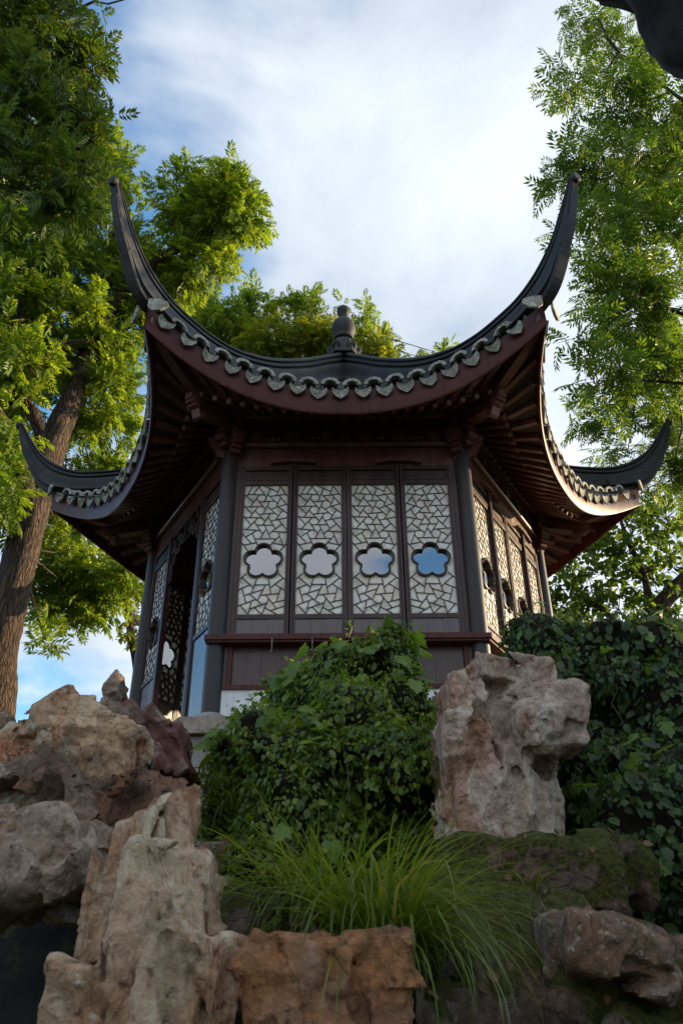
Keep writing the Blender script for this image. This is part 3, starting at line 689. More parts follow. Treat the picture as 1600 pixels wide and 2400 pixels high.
for i in range(NR):
    x = (i-(NR-1)/2)*0.139; u = x/E1X; a1, z1 = tier1(u); xi = inner_x(x); xo = outer_x(x)*0.985; uo = xo/(RCORN*0.5); ao, zb, zt_ = eave(uo)
    m = MB(); m.tube([(xi, -1.95, Hh(5.47)), (x, -a1-0.012, Hh(z1))], 0.030, 10); face_sub(m, 'round_rafter', M_rafter, soff)
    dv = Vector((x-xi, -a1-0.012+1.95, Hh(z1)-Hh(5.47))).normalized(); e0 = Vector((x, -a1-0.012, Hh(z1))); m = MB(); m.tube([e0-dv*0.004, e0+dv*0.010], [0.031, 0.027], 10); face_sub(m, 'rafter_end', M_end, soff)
    p0 = Vector((x, -a1+0.10, Hh(z1+0.085))); p1 = Vector((xo, -ao+0.03, Hh(zb+0.10+0.06*abs(uo)**2)))
    m = MB(); m.tube([p0, p1], 0.040, 4, True, math.pi/4); face_sub(m, 'flying_rafter', M_rafter, soff)
m = MB(); rings = []
for i in range(NS):
    u = -1+2*i/(NS-1); x = u*E1X; a1, z1 = tier1(u)
    rings.append([(x, -a1-0.02, Hh(z1+0.030)), (x, -a1-0.02, Hh(z1+0.075)), (x, -a1+0.015, Hh(z1+0.075)), (x, -a1+0.015, Hh(z1+0.030))])
m.rings(rings, True, True); face_sub(m, 'eave_lath', M_rafter, soff)

# hip beams with stepped heads, and the raised corner beam
m = MB()
pts = [(1.9, 5.46, 0.07), (2.5, 5.25, 0.075), (3.02, 5.17, 0.07)]
rings = [[(r, s*0.062, Hh(z+dz)) for s, dz in ((-1, h), (-1, -h), (1, -h), (1, h))] for r, z, h in pts]
m.rings(rings); hb = m.build('hip_beam', M_beam, pav)
mh = MB()
for r0, r1, z0, z1, hw in ((3.02, 3.075, 5.10, 5.25, 0.056), (3.075, 3.11, 5.13, 5.245, 0.050), (3.11, 3.13, 5.16, 5.235, 0.044)): mh.bb(r0, r1, -hw, hw, Hh(z0), Hh(z1))
mh.prism([(2.93, Hh(5.02)), (2.98, Hh(5.02)), (3.02, Hh(5.0995)), (2.90, Hh(5.0995))], -0.05, 0.05)
mr = MB()
pts = [(2.90, 5.27, 0.05), (3.2, 5.36, 0.05), (3.5, 5.47, 0.045), (3.80, 5.64, 0.04)]
mr.rings([[(r, s*0.045, Hh(z+dz)) for s, dz in ((-1, h), (-1, -h), (1, -h), (1, h))] for r, z, h in pts])
for k in range(6):
    b = hb if k == 0 else copy(hb, pav); b.rotation_euler = (0, 0, k*R60)
    if k == 0: h0 = mh.build('beam_head', M_rafter, b); r0_ = mr.build('corner_rafter', M_rafter, b)
    else: copy(h0, b); copy(r0_, b)

# hip ridges: swept mouldings that run past the corner into the upturned tails
RIDGE = [((0.00, 8.22), (0.0, 7.66)), ((0.30, 7.95), (0.30, 7.42)), ((0.57, 7.71), (0.55, 7.22)), ((1.09, 7.25), (1.06, 6.78)), ((1.80, 6.70), (1.77, 6.27)), ((2.42, 6.335), (2.40, 5.97)), ((2.90, 6.165), (2.88, 5.84)), ((3.30, 6.115), (3.32, 5.785)), ((3.60, 6.125), (3.66, 5.80)), ((3.88, 6.235), (3.98, 5.90)), ((4.12, 6.420), (4.20, 6.19)), ((4.29, 6.655), (4.365, 6.47)), ((4.41, 6.840), (4.465, 6.745)), ((4.47, 6.93), (4.51, 6.88))]
def resample(n):
    T = np.array([a for a, b in RIDGE]); B = np.array([b for a, b in RIDGE]); k = np.arange(len(T)); q = np.linspace(0, len(T)-1, n); res = []
    for A in (T, B):
        cols = []
        for c in range(2): f = curve(list(zip(k.astype(float), A[:, c]))); cols.append([f(x) for x in q])
        res.append(np.array(cols).T)
    return q/(len(T)-1), res[0], res[1]
Q, TT, BB = resample(90)
PROF = [(0.0, 1.0), (0.045, 0.985), (0.070, 0.93), (0.072, 0.865), (0.038, 0.845), (0.038, 0.805), (0.068, 0.785), (0.068, 0.695), (0.034, 0.670), (0.034, 0.625), (0.062, 0.60), (0.076, 0.52), (0.080, 0.40), (0.078, 0.28), (0.088, 0.14), (0.112, 0.045), (0.118, 0.0)]
m = MB(); rings = []
for q, t_, b_ in zip(Q, TT, BB):
    w = 0.95 if q < 0.5 else 0.95 - 0.42*(q-0.5)/0.5
    tail = min(1, max(0, (q-0.66)/0.12))                  # towards the tip the foot of the moulding narrows
    ring = []
    for s, PR in ((1, PROF), (-1, PROF[::-1])):
        for x, h in PR:
            if s == -1 and h == 1.0: continue
            xx = x*w*(1 - tail*0.35*(1-h)); r = b_[0] + (t_[0]-b_[0])*h; z = b_[1] + (t_[1]-b_[1])*h
            ring.append((r, s*xx, Hh(z)))
    rings.append(ring)
m.rings(rings, True, True); ridge = m.build('hip_ridge', M_tile, pav, 'auto')
MS = []                                                   # stacked under-layers of the tail, each stepping back
def tail_pt(q, below):
    i = q*(len(Q)-1); a = int(i); f = i-a; a2 = min(a+1, len(Q)-1); t_ = TT[a]*(1-f)+TT[a2]*f; b_ = BB[a]*(1-f)+BB[a2]*f
    d = (b_-t_); d = d/np.linalg.norm(d); return b_ + d*below
for q0, q1, th, w in ((0.66, 0.775, 0.065, 0.058), (0.72, 0.855, 0.042, 0.050), (0.80, 0.925, 0.028, 0.043), (0.875, 0.985, 0.012, 0.036)):
    rr = []
    for i in range(9):
        q = q0 + (q1-q0)*i/8; a = tail_pt(q, -0.03); b = tail_pt(q, th)
        rr.append([(a[0], -w, Hh(a[1])), (b[0], -w, Hh(b[1])), (b[0], w, Hh(b[1])), (a[0], w, Hh(a[1]))])
    ms = MB(); ms.rings(rr); MS.append(('tail_step', ms))
mk = MB(); tip = (4.515, 6.895)                           # round knob closing the tip
mk.rings([[(tip[0]-0.03+o, (rr*math.cos(2*math.pi*j/16)), Hh(tip[1])+rr*math.sin(2*math.pi*j/16)) for j in range(16)] for o, rr in ((0, 0.042), (0.02, 0.055), (0.055, 0.055), (0.066, 0.042))])
MC = []                                                   # corner leaf ornaments either side of the tail root
for s in (-1, 1):
    o = [(0.00, 0.05), (0.10, 0.055), (0.19, 0.02), (0.20, -0.03), (0.13, -0.085), (0.05, -0.10), (0.0, -0.06)]
    base = Vector((3.86, s*0.045, Hh(5.775))); ex = Vector((-0.5, s*0.866, -0.10)).normalized(); nz = Vector((0.866, s*0.5, 0)); uz = Vector((0, 0, 1))
    f0 = [base + ex*x + uz*z + nz*0.045 for x, z in o]; b0 = [base + ex*x + uz*z + nz*0.02 for x, z in o]; n_ = len(o)
    mc = MB(); MC.append(mc); mc.add(f0+b0, [tuple(range(n_)), tuple(range(2*n_-1, n_-1, -1))] + [(i, (i+1) % n_, n_+(i+1) % n_, n_+i) for i in range(n_)])
for k in range(6):
    r_ = ridge if k == 0 else copy(ridge, pav); r_.rotation_euler = (0, 0, k*R60)
    if k == 0: subs = [q.build(nm, M_tile, r_) for nm, q in MS] + [mk.build('tip_knob', M_tile, r_, 'auto')] + [q.build('corner_ornament', M_drip, r_) for q in MC]
    else:
        for s_ in subs: copy(s_, r_)

# finial
m = MB(); m.lathe([(0.20, Hh(8.10)), (0.19, Hh(8.30)), (0.13, Hh(8.345)), (0.105, Hh(8.40)), (0.105, Hh(8.44)), (0.145, Hh(8.45)), (0.150, Hh(8.50)), (0.138, Hh(8.515)), (0.160, Hh(8.56)), (0.178, Hh(8.63)), (0.178, Hh(8.70)), (0.155, Hh(8.78)), (0.105, Hh(8.84)), (0.072, Hh(8.87)), (0.068, Hh(8.92)), (0.082, Hh(8.965)), (0.098, Hh(9.00)), (0.102, Hh(9.04)), (0.090, Hh(9.085)), (0.05, Hh(9.10))], 36)
fin = m.build('finial', M_tile, pav, 'auto')
m = MB()
m.rings([[(r*math.cos(j*R60+R60/2*0), r*math.sin(j*R60), Hh(z)) for j in range(6)] for r, z in ((0.26, 8.05), (0.235, 8.20), (0.215, 8.30), (0.17, 8.37))])
for k in range(6):
    for s in (-1, 1):
        a = k*R60 + s*0.30
        m.tube([(0.215*math.cos(a), 0.215*math.sin(a), Hh(8.13)), (0.245*math.cos(a-s*0.1), 0.245*math.sin(a-s*0.1), Hh(8.20)), (0.225*math.cos(a-s*0.22), 0.225*math.sin(a-s*0.22), Hh(8.29))], [0.012, 0.026, 0.012], 7)
m.build('leaf_collar', M_tile, fin, 'auto')

# plinth: coping slabs and courses of dressed blocks around a core
m = MB(); m.rings([[(2.68*math.cos(j*R60), 2.68*math.sin(j*R60), z) for j in range(6)] for z in (-1.6, -0.07)]); plinth = m.build('plinth', M_granite, pav)
rs = random.Random(21)
for k in range(6):
    for j in range(4):
        L = 2.80/4; x0 = -1.40 + j*L; m = MB(); m.bb(x0+0.003, x0+L-0.003, -2.425-rs.uniform(0, 0.008), -1.98, -0.135, 0.0)
        o = m.build('coping_slab', M_coping, plinth); o.rotation_euler = (0, 0, k*R60)
    for c in range(4):
        z1 = -0.138 - c*0.26; n = 5 if c % 2 else 4; L = 2.70/n
        for j in range(n):
            x0 = -1.35 + j*L; m = MB(); m.bb(x0+0.004, x0+L-0.004, -2.345-rs.uniform(0, 0.012), -2.25, z1-0.255, z1-0.004)
            o = m.build('stone_block', M_granite, plinth); o.rotation_euler = (0, 0, k*R60)

# ------------------------------------------------------------------ rocks: distance fields meshed by surface nets
def surface_nets(f, o, h):
    s = f < 0; nx, ny, nz = f.shape
    c = np.zeros((nx-1, ny-1, nz-1, 3)); cnt = np.zeros((nx-1, ny-1, nz-1))
    offs = [(a, b, d) for a in (0, 1) for b in (0, 1) for d in (0, 1)]
    def corner(A, q): return A[q[0]:nx-1+q[0], q[1]:ny-1+q[1], q[2]:nz-1+q[2]]
    for q in offs:
        for ax in range(3):
            if q[ax]: continue
            r = list(q); r[ax] = 1; a, b = corner(f, q), corner(f, r); mk = (corner(s, q) != corner(s, r))
            with np.errstate(divide='ignore', invalid='ignore'): t = np.where(mk, a/(a-b), 0)
            for d in range(3): c[..., d] += mk*(q[d] + (t if d == ax else 0))
            cnt += mk
    act = cnt > 0; idx = np.full(act.shape, -1); idx[act] = np.arange(act.sum())
    I = np.argwhere(act); V = (I + c[act]/cnt[act][:, None])*h + o
    F = []
    for ax in range(3):
        b, d = [(1, 2), (2, 0), (0, 1)][ax]
        sl0 = [slice(None)]*3; sl1 = [slice(None)]*3; sl0[ax] = slice(0, -1); sl1[ax] = slice(1, None)
        E = np.argwhere(s[tuple(sl0)] != s[tuple(sl1)])
        E = E[(E[:, b] > 0) & (E[:, d] > 0) & (E[:, b] < f.shape[b]-1) & (E[:, d] < f.shape[d]-1)]
        if not len(E): continue
        flip = s[E[:, 0], E[:, 1], E[:, 2]]
        def cell(db, dd): q = E.copy(); q[:, b] -= db; q[:, d] -= dd; return idx[q[:, 0], q[:, 1], q[:, 2]]
        quad = np.stack([cell(1, 1), cell(0, 1), cell(0, 0), cell(1, 0)], 1)
        quad[~flip] = quad[~flip][:, ::-1]
        F.append(quad)
    F = np.concatenate(F); return V, F[(F >= 0).all(1)]

def sdf_blob(P, b):
    """b: kind ('e' ellipsoid, 'b' box), centre, radii, (tilt about y, tilt about z)"""
    kind, c, r, tl, tz = b; q = P - c
    if tz: ca, sa = math.cos(tz), math.sin(tz); q = np.stack([q[:, 0]*ca+q[:, 1]*sa, -q[:, 0]*sa+q[:, 1]*ca, q[:, 2]], 1)
    if tl: ca, sa = math.cos(tl), math.sin(tl); q = np.stack([q[:, 0]*ca-q[:, 2]*sa, q[:, 1], q[:, 0]*sa+q[:, 2]*ca], 1)
    r = np.asarray(r)
    if kind == 'e':
        k0 = np.linalg.norm(q/r, axis=1); return (k0-1)*min(r)
    e = 0.18*min(r); d = np.abs(q) - (r-e)
    return np.linalg.norm(np.maximum(d, 0), axis=1) + np.minimum(d.max(1), 0) - e

def rock_field(P, adds, subs, k):
    f = None
    for b in adds:
        g = sdf_blob(P, b)
        if f is None: f = g
        else: hh = np.clip(0.5+0.5*(g-f)/k, 0, 1); f = g*(1-hh) + f*hh - k*hh*(1-hh)
    for b in subs: f = np.maximum(f, -sdf_blob(P, b)) if k < 1e-3 else _smax(f, -sdf_blob(P, b), k*0.6)
    return f
def _smax(a, b, k): h = np.clip(0.5-0.5*(b-a)/k, 0, 1); return b*(1-h) + a*h + k*h*(1-h)

def rock_shape(adds, subs=(), h=0.02, k=0.05, facet=0.06, cell=0.22, amp=0.03, freq=4.0, strata=0.0, seed=1, stretch=(1, 1, 1), pad=0.12, ridge=0.0):
    lo = np.min([b[1]-np.max(b[2])*np.ones(3) if (b[3] or b[4]) else b[1]-np.asarray(b[2]) for b in adds], 0) - pad
    hi = np.max([b[1]+np.max(b[2])*np.ones(3) if (b[3] or b[4]) else b[1]+np.asarray(b[2]) for b in adds], 0) + pad
    n = np.ceil((hi-lo)/h).astype(int) + 1
    G = np.stack(np.meshgrid(*[lo[i] + np.arange(n[i])*h for i in range(3)], indexing='ij'), -1).reshape(-1, 3).astype(np.float32)
    f = rock_field(G, adds, subs, k)
    band = np.abs(f) < (facet*0.9 + amp*1.4 + strata + ridge + 2*h); Pb = G[band]; rs = np.random.RandomState(seed)
    st = np.asarray(stretch, np.float32); add = np.zeros(len(Pb), np.float32)
    if facet > 0:                                         # broken planes: every cell tilts its own way
        ncell = int(np.clip(np.prod((hi-lo)/st)/cell**3, 12, 130)); C = (lo + rs.rand(ncell, 3)*(hi-lo)).astype(np.float32); Nn = rs.normal(size=(ncell, 3)).astype(np.float32); Nn /= np.linalg.norm(Nn, axis=1)[:, None]
        wob = np.stack([fbm(Pb*freq*0.8, 2, seed+40+i) for i in range(3)], 1)*cell*0.25
        Q = ((Pb+wob)/st).astype(np.float32); Cs = C/st; bi = np.empty(len(Pb), int); cc = (Cs**2).sum(1)
        for i0 in range(0, len(Q), 40000): bi[i0:i0+40000] = np.argmin(cc - 2*Q[i0:i0+40000] @ Cs.T, axis=1)
        off = rs.uniform(-1, 1, ncell)
        add += facet*(0.55*np.einsum('ij,ij->i', (Pb-C[bi])/st, Nn[bi])/cell*1.2 + 0.45*off[bi])
    add += amp*fbm(Pb*freq/st, 5, seed, 0.55)
    if strata > 0: add += strata*(np.abs(fbm(np.stack([Pb[:, 0]*2, Pb[:, 1]*2, Pb[:, 2]*9], 1), 3, seed+9)) - 0.4)
    if ridge > 0: add += ridge*(np.abs(fbm(Pb*freq*1.4/st, 4, seed+21, 0.5))*2 - 0.8)
    f[band] += add
    V, F = surface_nets(f.reshape(n), lo, h)
    lab = np.arange(len(V))                               # keep the main body only, drop loose chips
    for _ in range(400):
        mn = lab[F].min(1); new = lab.copy(); np.minimum.at(new, F.ravel(), np.repeat(mn, 4)); new = new[new]
        if (new == lab).all(): break
        lab = new
    u, cnt = np.unique(lab, return_counts=True); keep = lab == u[np.argmax(cnt)]
    idx = np.cumsum(keep)-1; F = idx[F[keep[F[:, 0]]]]
    return V[keep], F

def pblob(kind, x0, y0, x1, y1, d, dep, tl=0.0, tz=0.0):   # a blob from its photograph box and real distance / depth
    p = at((x0+x1)/2, (y0+y1)/2, d); zt_, zb_ = at((x0+x1)/2, y0, d)[2], at((x0+x1)/2, y1, d)[2]
    r = np.array([(x1-x0)/2*mpp((x0+x1)/2, (y0+y1)/2, d), dep, (zt_-zb_)/2])
    c = p.copy(); c[2] = (zt_+zb_)/2; return (kind, c, r, tl, tz)
SURF = {}
def rock(name, label, mat, adds, group=None, **kw):
    V, F = rock_shape(adds, **kw); o = np_mesh(name, V, F, mat, None, True)
    o.data.set_sharp_from_angle(angle=math.radians(34))
    o['label'] = label; o['category'] = 'rock'; o['kind'] = 'thing'; SURF[name] = (V, F)
    if group: o['group'] = group
    return o
GR = 'rockery stones around the pavilion'

rock('boulder', 'large rusty boulder splashed with pale lichen left below the pavilion', M_lichen_rock,
     [pblob('e', 20, 1690, 330, 1940, 4.3, 0.42), pblob('b', 110, 1705, 320, 1880, 4.22, 0.36, 0.12, 0.2), pblob('b', 40, 1745, 180, 1920, 4.25, 0.35, -0.1)], GR,
     h=0.015, k=0.12, facet=0.040, cell=0.20, amp=0.050, freq=5.0, ridge=0.02, seed=3)
rock('rock_slab', 'dark red slab with pale rim leaning beside the lichened boulder', M_red_rock,
     [pblob('b', 338, 1655, 372, 1850, 4.42, 0.20, -0.60), pblob('b', 372, 1668, 418, 1850, 4.50, 0.20, -0.58), pblob('e', 395, 1705, 448, 1785, 4.55, 0.18), pblob('e', 370, 1745, 415, 1820, 4.5, 0.16)], GR,
     h=0.0125, k=0.03, facet=0.025, cell=0.14, amp=0.014, freq=7, seed=8)
rock('rock', 'small grey peak poking up behind the lichened boulder', M_grey_rock,
     [pblob('e', 220, 1622, 312, 1760, 4.9, 0.18), pblob('e', 255, 1612, 290, 1680, 4.9, 0.10)], GR, h=0.015, k=0.04, facet=0.05, cell=0.13, amp=0.03, freq=7, seed=13)
rock('rock', 'pale grey rock at the left edge under the tree trunk', M_grey_rock,
     [pblob('e', -70, 1672, 48, 1800, 4.7, 0.25), pblob('e', -90, 1760, 40, 1880, 4.4, 0.25)], GR, h=0.018, k=0.05, facet=0.06, cell=0.18, amp=0.035, freq=5, seed=17)
rock('ledge_rock', 'brown broken ledge in shadow under the lichened boulder', M_brown_rock,
     [pblob('b', -60, 1860, 330, 1985, 4.15, 0.40, 0.06), pblob('e', 120, 1850, 385, 2020, 4.25, 0.40), pblob('e', -80, 1930, 330, 2130, 4.0, 0.40)], GR,
     h=0.022, k=0.06, facet=0.10, cell=0.20, amp=0.045, freq=5, strata=0.03, seed=23)
rock('boulder', 'rounded grey and brown boulder at lower left behind the pale stone pillar', M_grey_rock,
     [pblob('e', -160, 1965, 250, 2160, 2.95, 0.34, -0.12), pblob('b', -120, 1985, 215, 2120, 2.95, 0.28, -0.25)], GR,
     h=0.015, k=0.08, facet=0.06, cell=0.22, amp=0.035, freq=4.5, seed=29)
rock('rock_pillar', 'tall pale limestone pillar with fluted face in the left foreground', M_pale_rock,
     [pblob('b', 250, 1995, 450, 2430, 2.25, 0.15, 0.05, 0.35), pblob('b', 372, 1890, 438, 2200, 2.28, 0.085, -0.13, 0.4), pblob('b', 262, 1935, 312, 2260, 2.24, 0.08, 0.08, -0.3), pblob('b', 325, 1910, 368, 2160, 2.19, 0.07, 0.03, 0.6), pblob('b', 415, 2010, 475, 2320, 2.26, 0.09, -0.10, 0.2),
      pblob('b', 225, 2200, 475, 2620, 2.20, 0.17, 0.0, 0.3), pblob('b', 110, 2290, 250, 2700, 2.15, 0.15, 0.22), pblob('b', 445, 2205, 525, 2640, 2.24, 0.10, 0.02, 0.5), pblob('b', 290, 2120, 360, 2500, 2.10, 0.09, 0.10, 0.7)], GR,
     h=0.0072, k=0.010, facet=0.038, cell=0.075, amp=0.005, freq=10, ridge=0.004, seed=36, stretch=(1, 1, 2.6), pad=0.08)
rock('rock_block', 'rust-orange stone block at the bottom centre below the grass', M_ochre_rock,
     [pblob('b', 590, 2215, 720, 2520, 2.3, 0.15, 0.03), pblob('b', 680, 2210, 950, 2480, 2.35, 0.16, -0.05), pblob('b', 700, 2225, 830, 2540, 2.28, 0.13)], GR,
     h=0.010, k=0.03, facet=0.035, cell=0.10, amp=0.022, freq=8, ridge=0.01, seed=37)
rock('scholar_rock', 'tall blocky scholar stone with an overhanging head right of the ivy', M_scholar_rock,
     [pblob('b', 1040, 1605, 1120, 1740, 3.90, 0.17, -0.05, 0.2), pblob('b', 1030, 1700, 1145, 2015, 3.84, 0.18, -0.02, 0.15), pblob('b', 1050, 1760, 1270, 2015, 3.98, 0.20), pblob('b', 1095, 1575, 1215, 1820, 4.04, 0.17, 0.05),
      pblob('b', 1100, 1565, 1265, 1635, 3.98, 0.21, 0.22), pblob('e', 1195, 1625, 1330, 1768, 3.74, 0.17), pblob('b', 1245, 1632, 1350, 1755, 3.82, 0.17, 0.06), pblob('b', 1145, 1770, 1215, 2015, 3.84, 0.13, 0.14, 0.3), pblob('b', 1230, 1800, 1292, 2015, 4.02, 0.14, 0.04)], GR,
     subs=[pblob('e', 1128, 1632, 1205, 1712, 3.70, 0.15), pblob('e', 1222, 1768, 1360, 1835, 3.78, 0.22)],
     h=0.0100, k=0.018, facet=0.032, cell=0.12, amp=0.010, freq=8, ridge=0.010, seed=58, stretch=(1, 1, 1.2))
rock('mossy_slab', 'moss-covered slab carrying the tall scholar stone', M_moss_slab,
     [pblob('b', 1000, 2010, 1400, 2150, 3.70, 0.40, 0.03), pblob('b', 1220, 1995, 1465, 2120, 3.75, 0.34, 0.08), pblob('e', 950, 2030, 1250, 2260, 3.5, 0.35)], GR,
     h=0.017, k=0.06, facet=0.05, cell=0.18, amp=0.03, freq=5, seed=43)
rock('rock', 'smooth grey lavender stone lying at lower right', M_grey_rock,
     [pblob('b', 1300, 2185, 1530, 2300, 2.70, 0.22, 0.26), pblob('b', 1300, 2165, 1420, 2280, 2.72, 0.20, 0.1)], GR,
     h=0.012, k=0.03, facet=0.05, cell=0.2, amp=0.014, freq=5, seed=48)
rock('mossy_mass', 'dark mossy bank of rock under the grass and grey stone', M_mossy_rock,
     [pblob('e', 560, 2090, 1120, 2900, 3.05, 0.55), pblob('e', 1000, 2090, 1500, 2700, 3.25, 0.55), pblob('e', 1180, 2240, 1800, 3000, 3.05, 0.50), pblob('e', 380, 2260, 760, 3000, 2.75, 0.40)], GR,
     h=0.03, k=0.15, facet=0.10, cell=0.3, amp=0.06, freq=4, seed=53)
for i, (x0, y0, x1, y1, d, lb) in enumerate(((470, 1985, 540, 2050, 4.3, 'small stone at the foot of the ivy mound, upper of two'), (470, 2062, 545, 2135, 4.0, 'squared grey stone at the foot of the ivy mound, lower of two'), (372, 1880, 425, 1990, 4.5, 'upright brown stone wedged behind the tip of the pale pillar'))):
    rock('rock', lb, M_brown_rock if i != 1 else M_grey_rock, [pblob('b', x0, y0, x1, y1, d, 0.16, 0.05)], GR, h=0.018, facet=0.04, cell=0.12, amp=0.02, freq=7, seed=60+i)
# the rockery arch the photograph is taken from under: its lip hangs in at the top right, the leg stands outside the frame
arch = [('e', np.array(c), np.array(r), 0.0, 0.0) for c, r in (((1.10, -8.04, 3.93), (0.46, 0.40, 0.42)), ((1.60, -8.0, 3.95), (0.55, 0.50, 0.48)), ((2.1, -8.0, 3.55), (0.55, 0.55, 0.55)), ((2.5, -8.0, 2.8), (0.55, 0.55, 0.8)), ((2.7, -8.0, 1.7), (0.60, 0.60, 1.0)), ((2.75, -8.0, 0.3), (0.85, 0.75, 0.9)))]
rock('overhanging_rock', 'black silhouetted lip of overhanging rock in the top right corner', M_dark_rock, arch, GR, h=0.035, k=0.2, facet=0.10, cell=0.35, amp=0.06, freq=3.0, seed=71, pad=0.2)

# ------------------------------------------------------------------ leaves
def frames(X, up):                                        # orthonormal frames: x along leaf, z close to `up`
    X = X/np.linalg.norm(X, axis=1)[:, None]; Y = np.cross(up, X); Y /= np.linalg.norm(Y, axis=1)[:, None] + 1e-9; Z = np.cross(X, Y)
    return np.stack([X, Y, Z], 2)
def scatter(BV, BF, P, R, S):                             # many copies of a small leaf as arrays
    V = (np.einsum('nij,vj->nvi', R, BV)*np.asarray(S)[:, None, None] + P[:, None, :]).reshape(-1, 3)
    F = (BF[None] + (np.arange(len(P))*len(BV))[:, None, None]).reshape(-1, BF.shape[1]); return V, F
def leaflet(p, d, L, wd, n, droop=0.1):                   # folded kite of two triangles -> as 2 tris
    d = d/np.linalg.norm(d); s = np.cross(n, d)
    return [p, p+d*L*0.45+s*L*wd+n*L*0.05, p+d*L-n*L*droop, p+d*L*0.45-s*L*wd+n*L*0.05]
def pinnate(pairs=5, ll=0.34, wd=0.17, bend=0.25, seed=0):
    rs = np.random.RandomState(seed); V = []; z = np.array([0, 0, 1.0])
    def rach(t): return np.array([t, 0, -bend*t*t])
    for i in range(pairs):
        t = 0.20 + 0.72*i/(pairs-1)
        for s in (-1, 1):
            a = math.radians(58 - 14*i/pairs + rs.uniform(-8, 8)); d = np.array([math.cos(a), s*math.sin(a), -0.15 - 2*bend*t*0.5 + rs.uniform(-.12, .12)])
            V += leaflet(rach(t), d, ll*(0.8+0.35*math.sin(math.pi*(i+1)/(pairs+1)))*rs.uniform(.9, 1.1), wd, z + np.array([0, s*rs.uniform(-.2, .3), 0]))
    V += leaflet(rach(0.95), np.array([1, 0, -2*bend*0.9]), ll, wd, z)
    n = len(V)//4; F = []
    for i in range(n): F += [(4*i, 4*i+2, 4*i+1), (4*i, 4*i+3, 4*i+2)]
    V += [rach(0)+np.array([0, .006, 0]), rach(0)-np.array([0, .006, 0]), rach(.55)+np.array([0, .005, 0]), rach(.55)-np.array([0, .005, 0]), rach(.98)]
    b = 4*n; F += [(b, b+1, b+2), (b+1, b+3, b+2), (b+2, b+3, b+4)]
    return np.array(V), np.array(F)
def oval_sprig():                                         # one ovate leaf, folded along the rib
    V = np.array([(0, 0, 0), (.30, .24, .03), (.65, .22, .02), (1, 0, -.12), (.65, -.22, .02), (.30, -.24, .03), (.5, 0, -.02)])
    return V, np.array([(0, 6, 1), (1, 6, 2), (2, 6, 3), (3, 6, 4), (4, 6, 5), (5, 6, 0)])
PIN = [pinnate(5, 0.36, 0.16, 0.22, s) for s in range(3)] + [pinnate(6, 0.32, 0.16, 0.35, s+5) for s in range(2)]
PINW = [pinnate(5, 0.40, 0.20, 0.25, s+9) for s in range(3)]
OVAL = oval_sprig()

def crown(name, mat, tree, blobs, rs, kind='pin', L=0.26, per=7, base=(0, 0, 0), twigs=None, limbpts=None):
    """blobs: (centre, radii, clusters). Leafy twigs fill each blob, denser to its outside."""
    AP_, AX, AU, AS = [], [], [], []
    for c, r, n in blobs:
        c = np.asarray(c); r = np.asarray(r)
        d = rs.normal(size=(n, 3)); d /= np.linalg.norm(d, axis=1)[:, None]
        rad = rs.uniform(0.12, 1.0, n)**0.42; lump = 1 + 0.28*fbm(d*2.2 + c, 3, 3)
        C = c + d*r*(rad*lump)[:, None]
        D = d*0.8 + rs.normal(size=(n, 3))*0.55 + np.array([0, 0, 0.12]); D /= np.linalg.norm(D, axis=1)[:, None]
        tl = L*rs.uniform(1.2, 2.3, n)
        if twigs is not None and limbpts is not None:
            near = limbpts[np.argmin(((limbpts - c)**2).sum(1))]
            mid = (near+c)/2 + rs.normal(size=3)*0.15
            mid2 = near*0.7 + c*0.3 + rs.normal(size=3)*0.08; twigs.tube([near, mid2, mid, c], [0.026, 0.021, 0.015, 0.008], 6)
            for j in range(0, n, 3):
                e = C[j] + D[j]*tl[j]*0.4; q = c + (C[j]-c)*0.5 + rs.normal(size=3)*0.06
                twigs.tube([c, q, e], [0.008, 0.006, 0.003], 4, False)
        for j in range(per):
            t = (j+0.5)/per - 0.5; phi = j*2.4 + rs.uniform(0, 6.3, n)
            a = np.cross(D, np.array([0, 0, 1.0])); a /= np.linalg.norm(a, axis=1)[:, None] + 1e-6; b = np.cross(D, a)
            side = a*np.cos(phi)[:, None] + b*np.sin(phi)[:, None]
            X = D*0.55 + side*0.9 + np.array([0, 0, -0.22]) + rs.normal(size=(n, 3))*0.15
            if j == per-1: X = D + rs.normal(size=(n, 3))*0.2
            U = np.array([0, 0, 1.0]) + rs.normal(size=(n, 3))*0.42
            AP_.append(C + D*(t*tl)[:, None]); AX.append(X); AU.append(U); AS.append(L*rs.uniform(0.7, 1.25, n))
    P, X, U, S = np.concatenate(AP_), np.concatenate(AX), np.concatenate(AU), np.concatenate(AS)
    R = frames(X, U); lib = {'pin': PIN, 'pinw': PINW, 'oval': [OVAL]}[kind]
    w = rs.randint(0, len(lib), len(P)); Vs, Fs, o = [], [], 0
    for i, (bv, bf) in enumerate(lib):
        m_ = w == i; V, F = scatter(bv, bf, P[m_], R[m_], S[m_]); Vs.append(V); Fs.append(F+o); o += len(V)
    ob = np_mesh(name, np.concatenate(Vs) - np.asarray(base), np.concatenate(Fs), mat, tree, False, kind='stuff')
    return ob

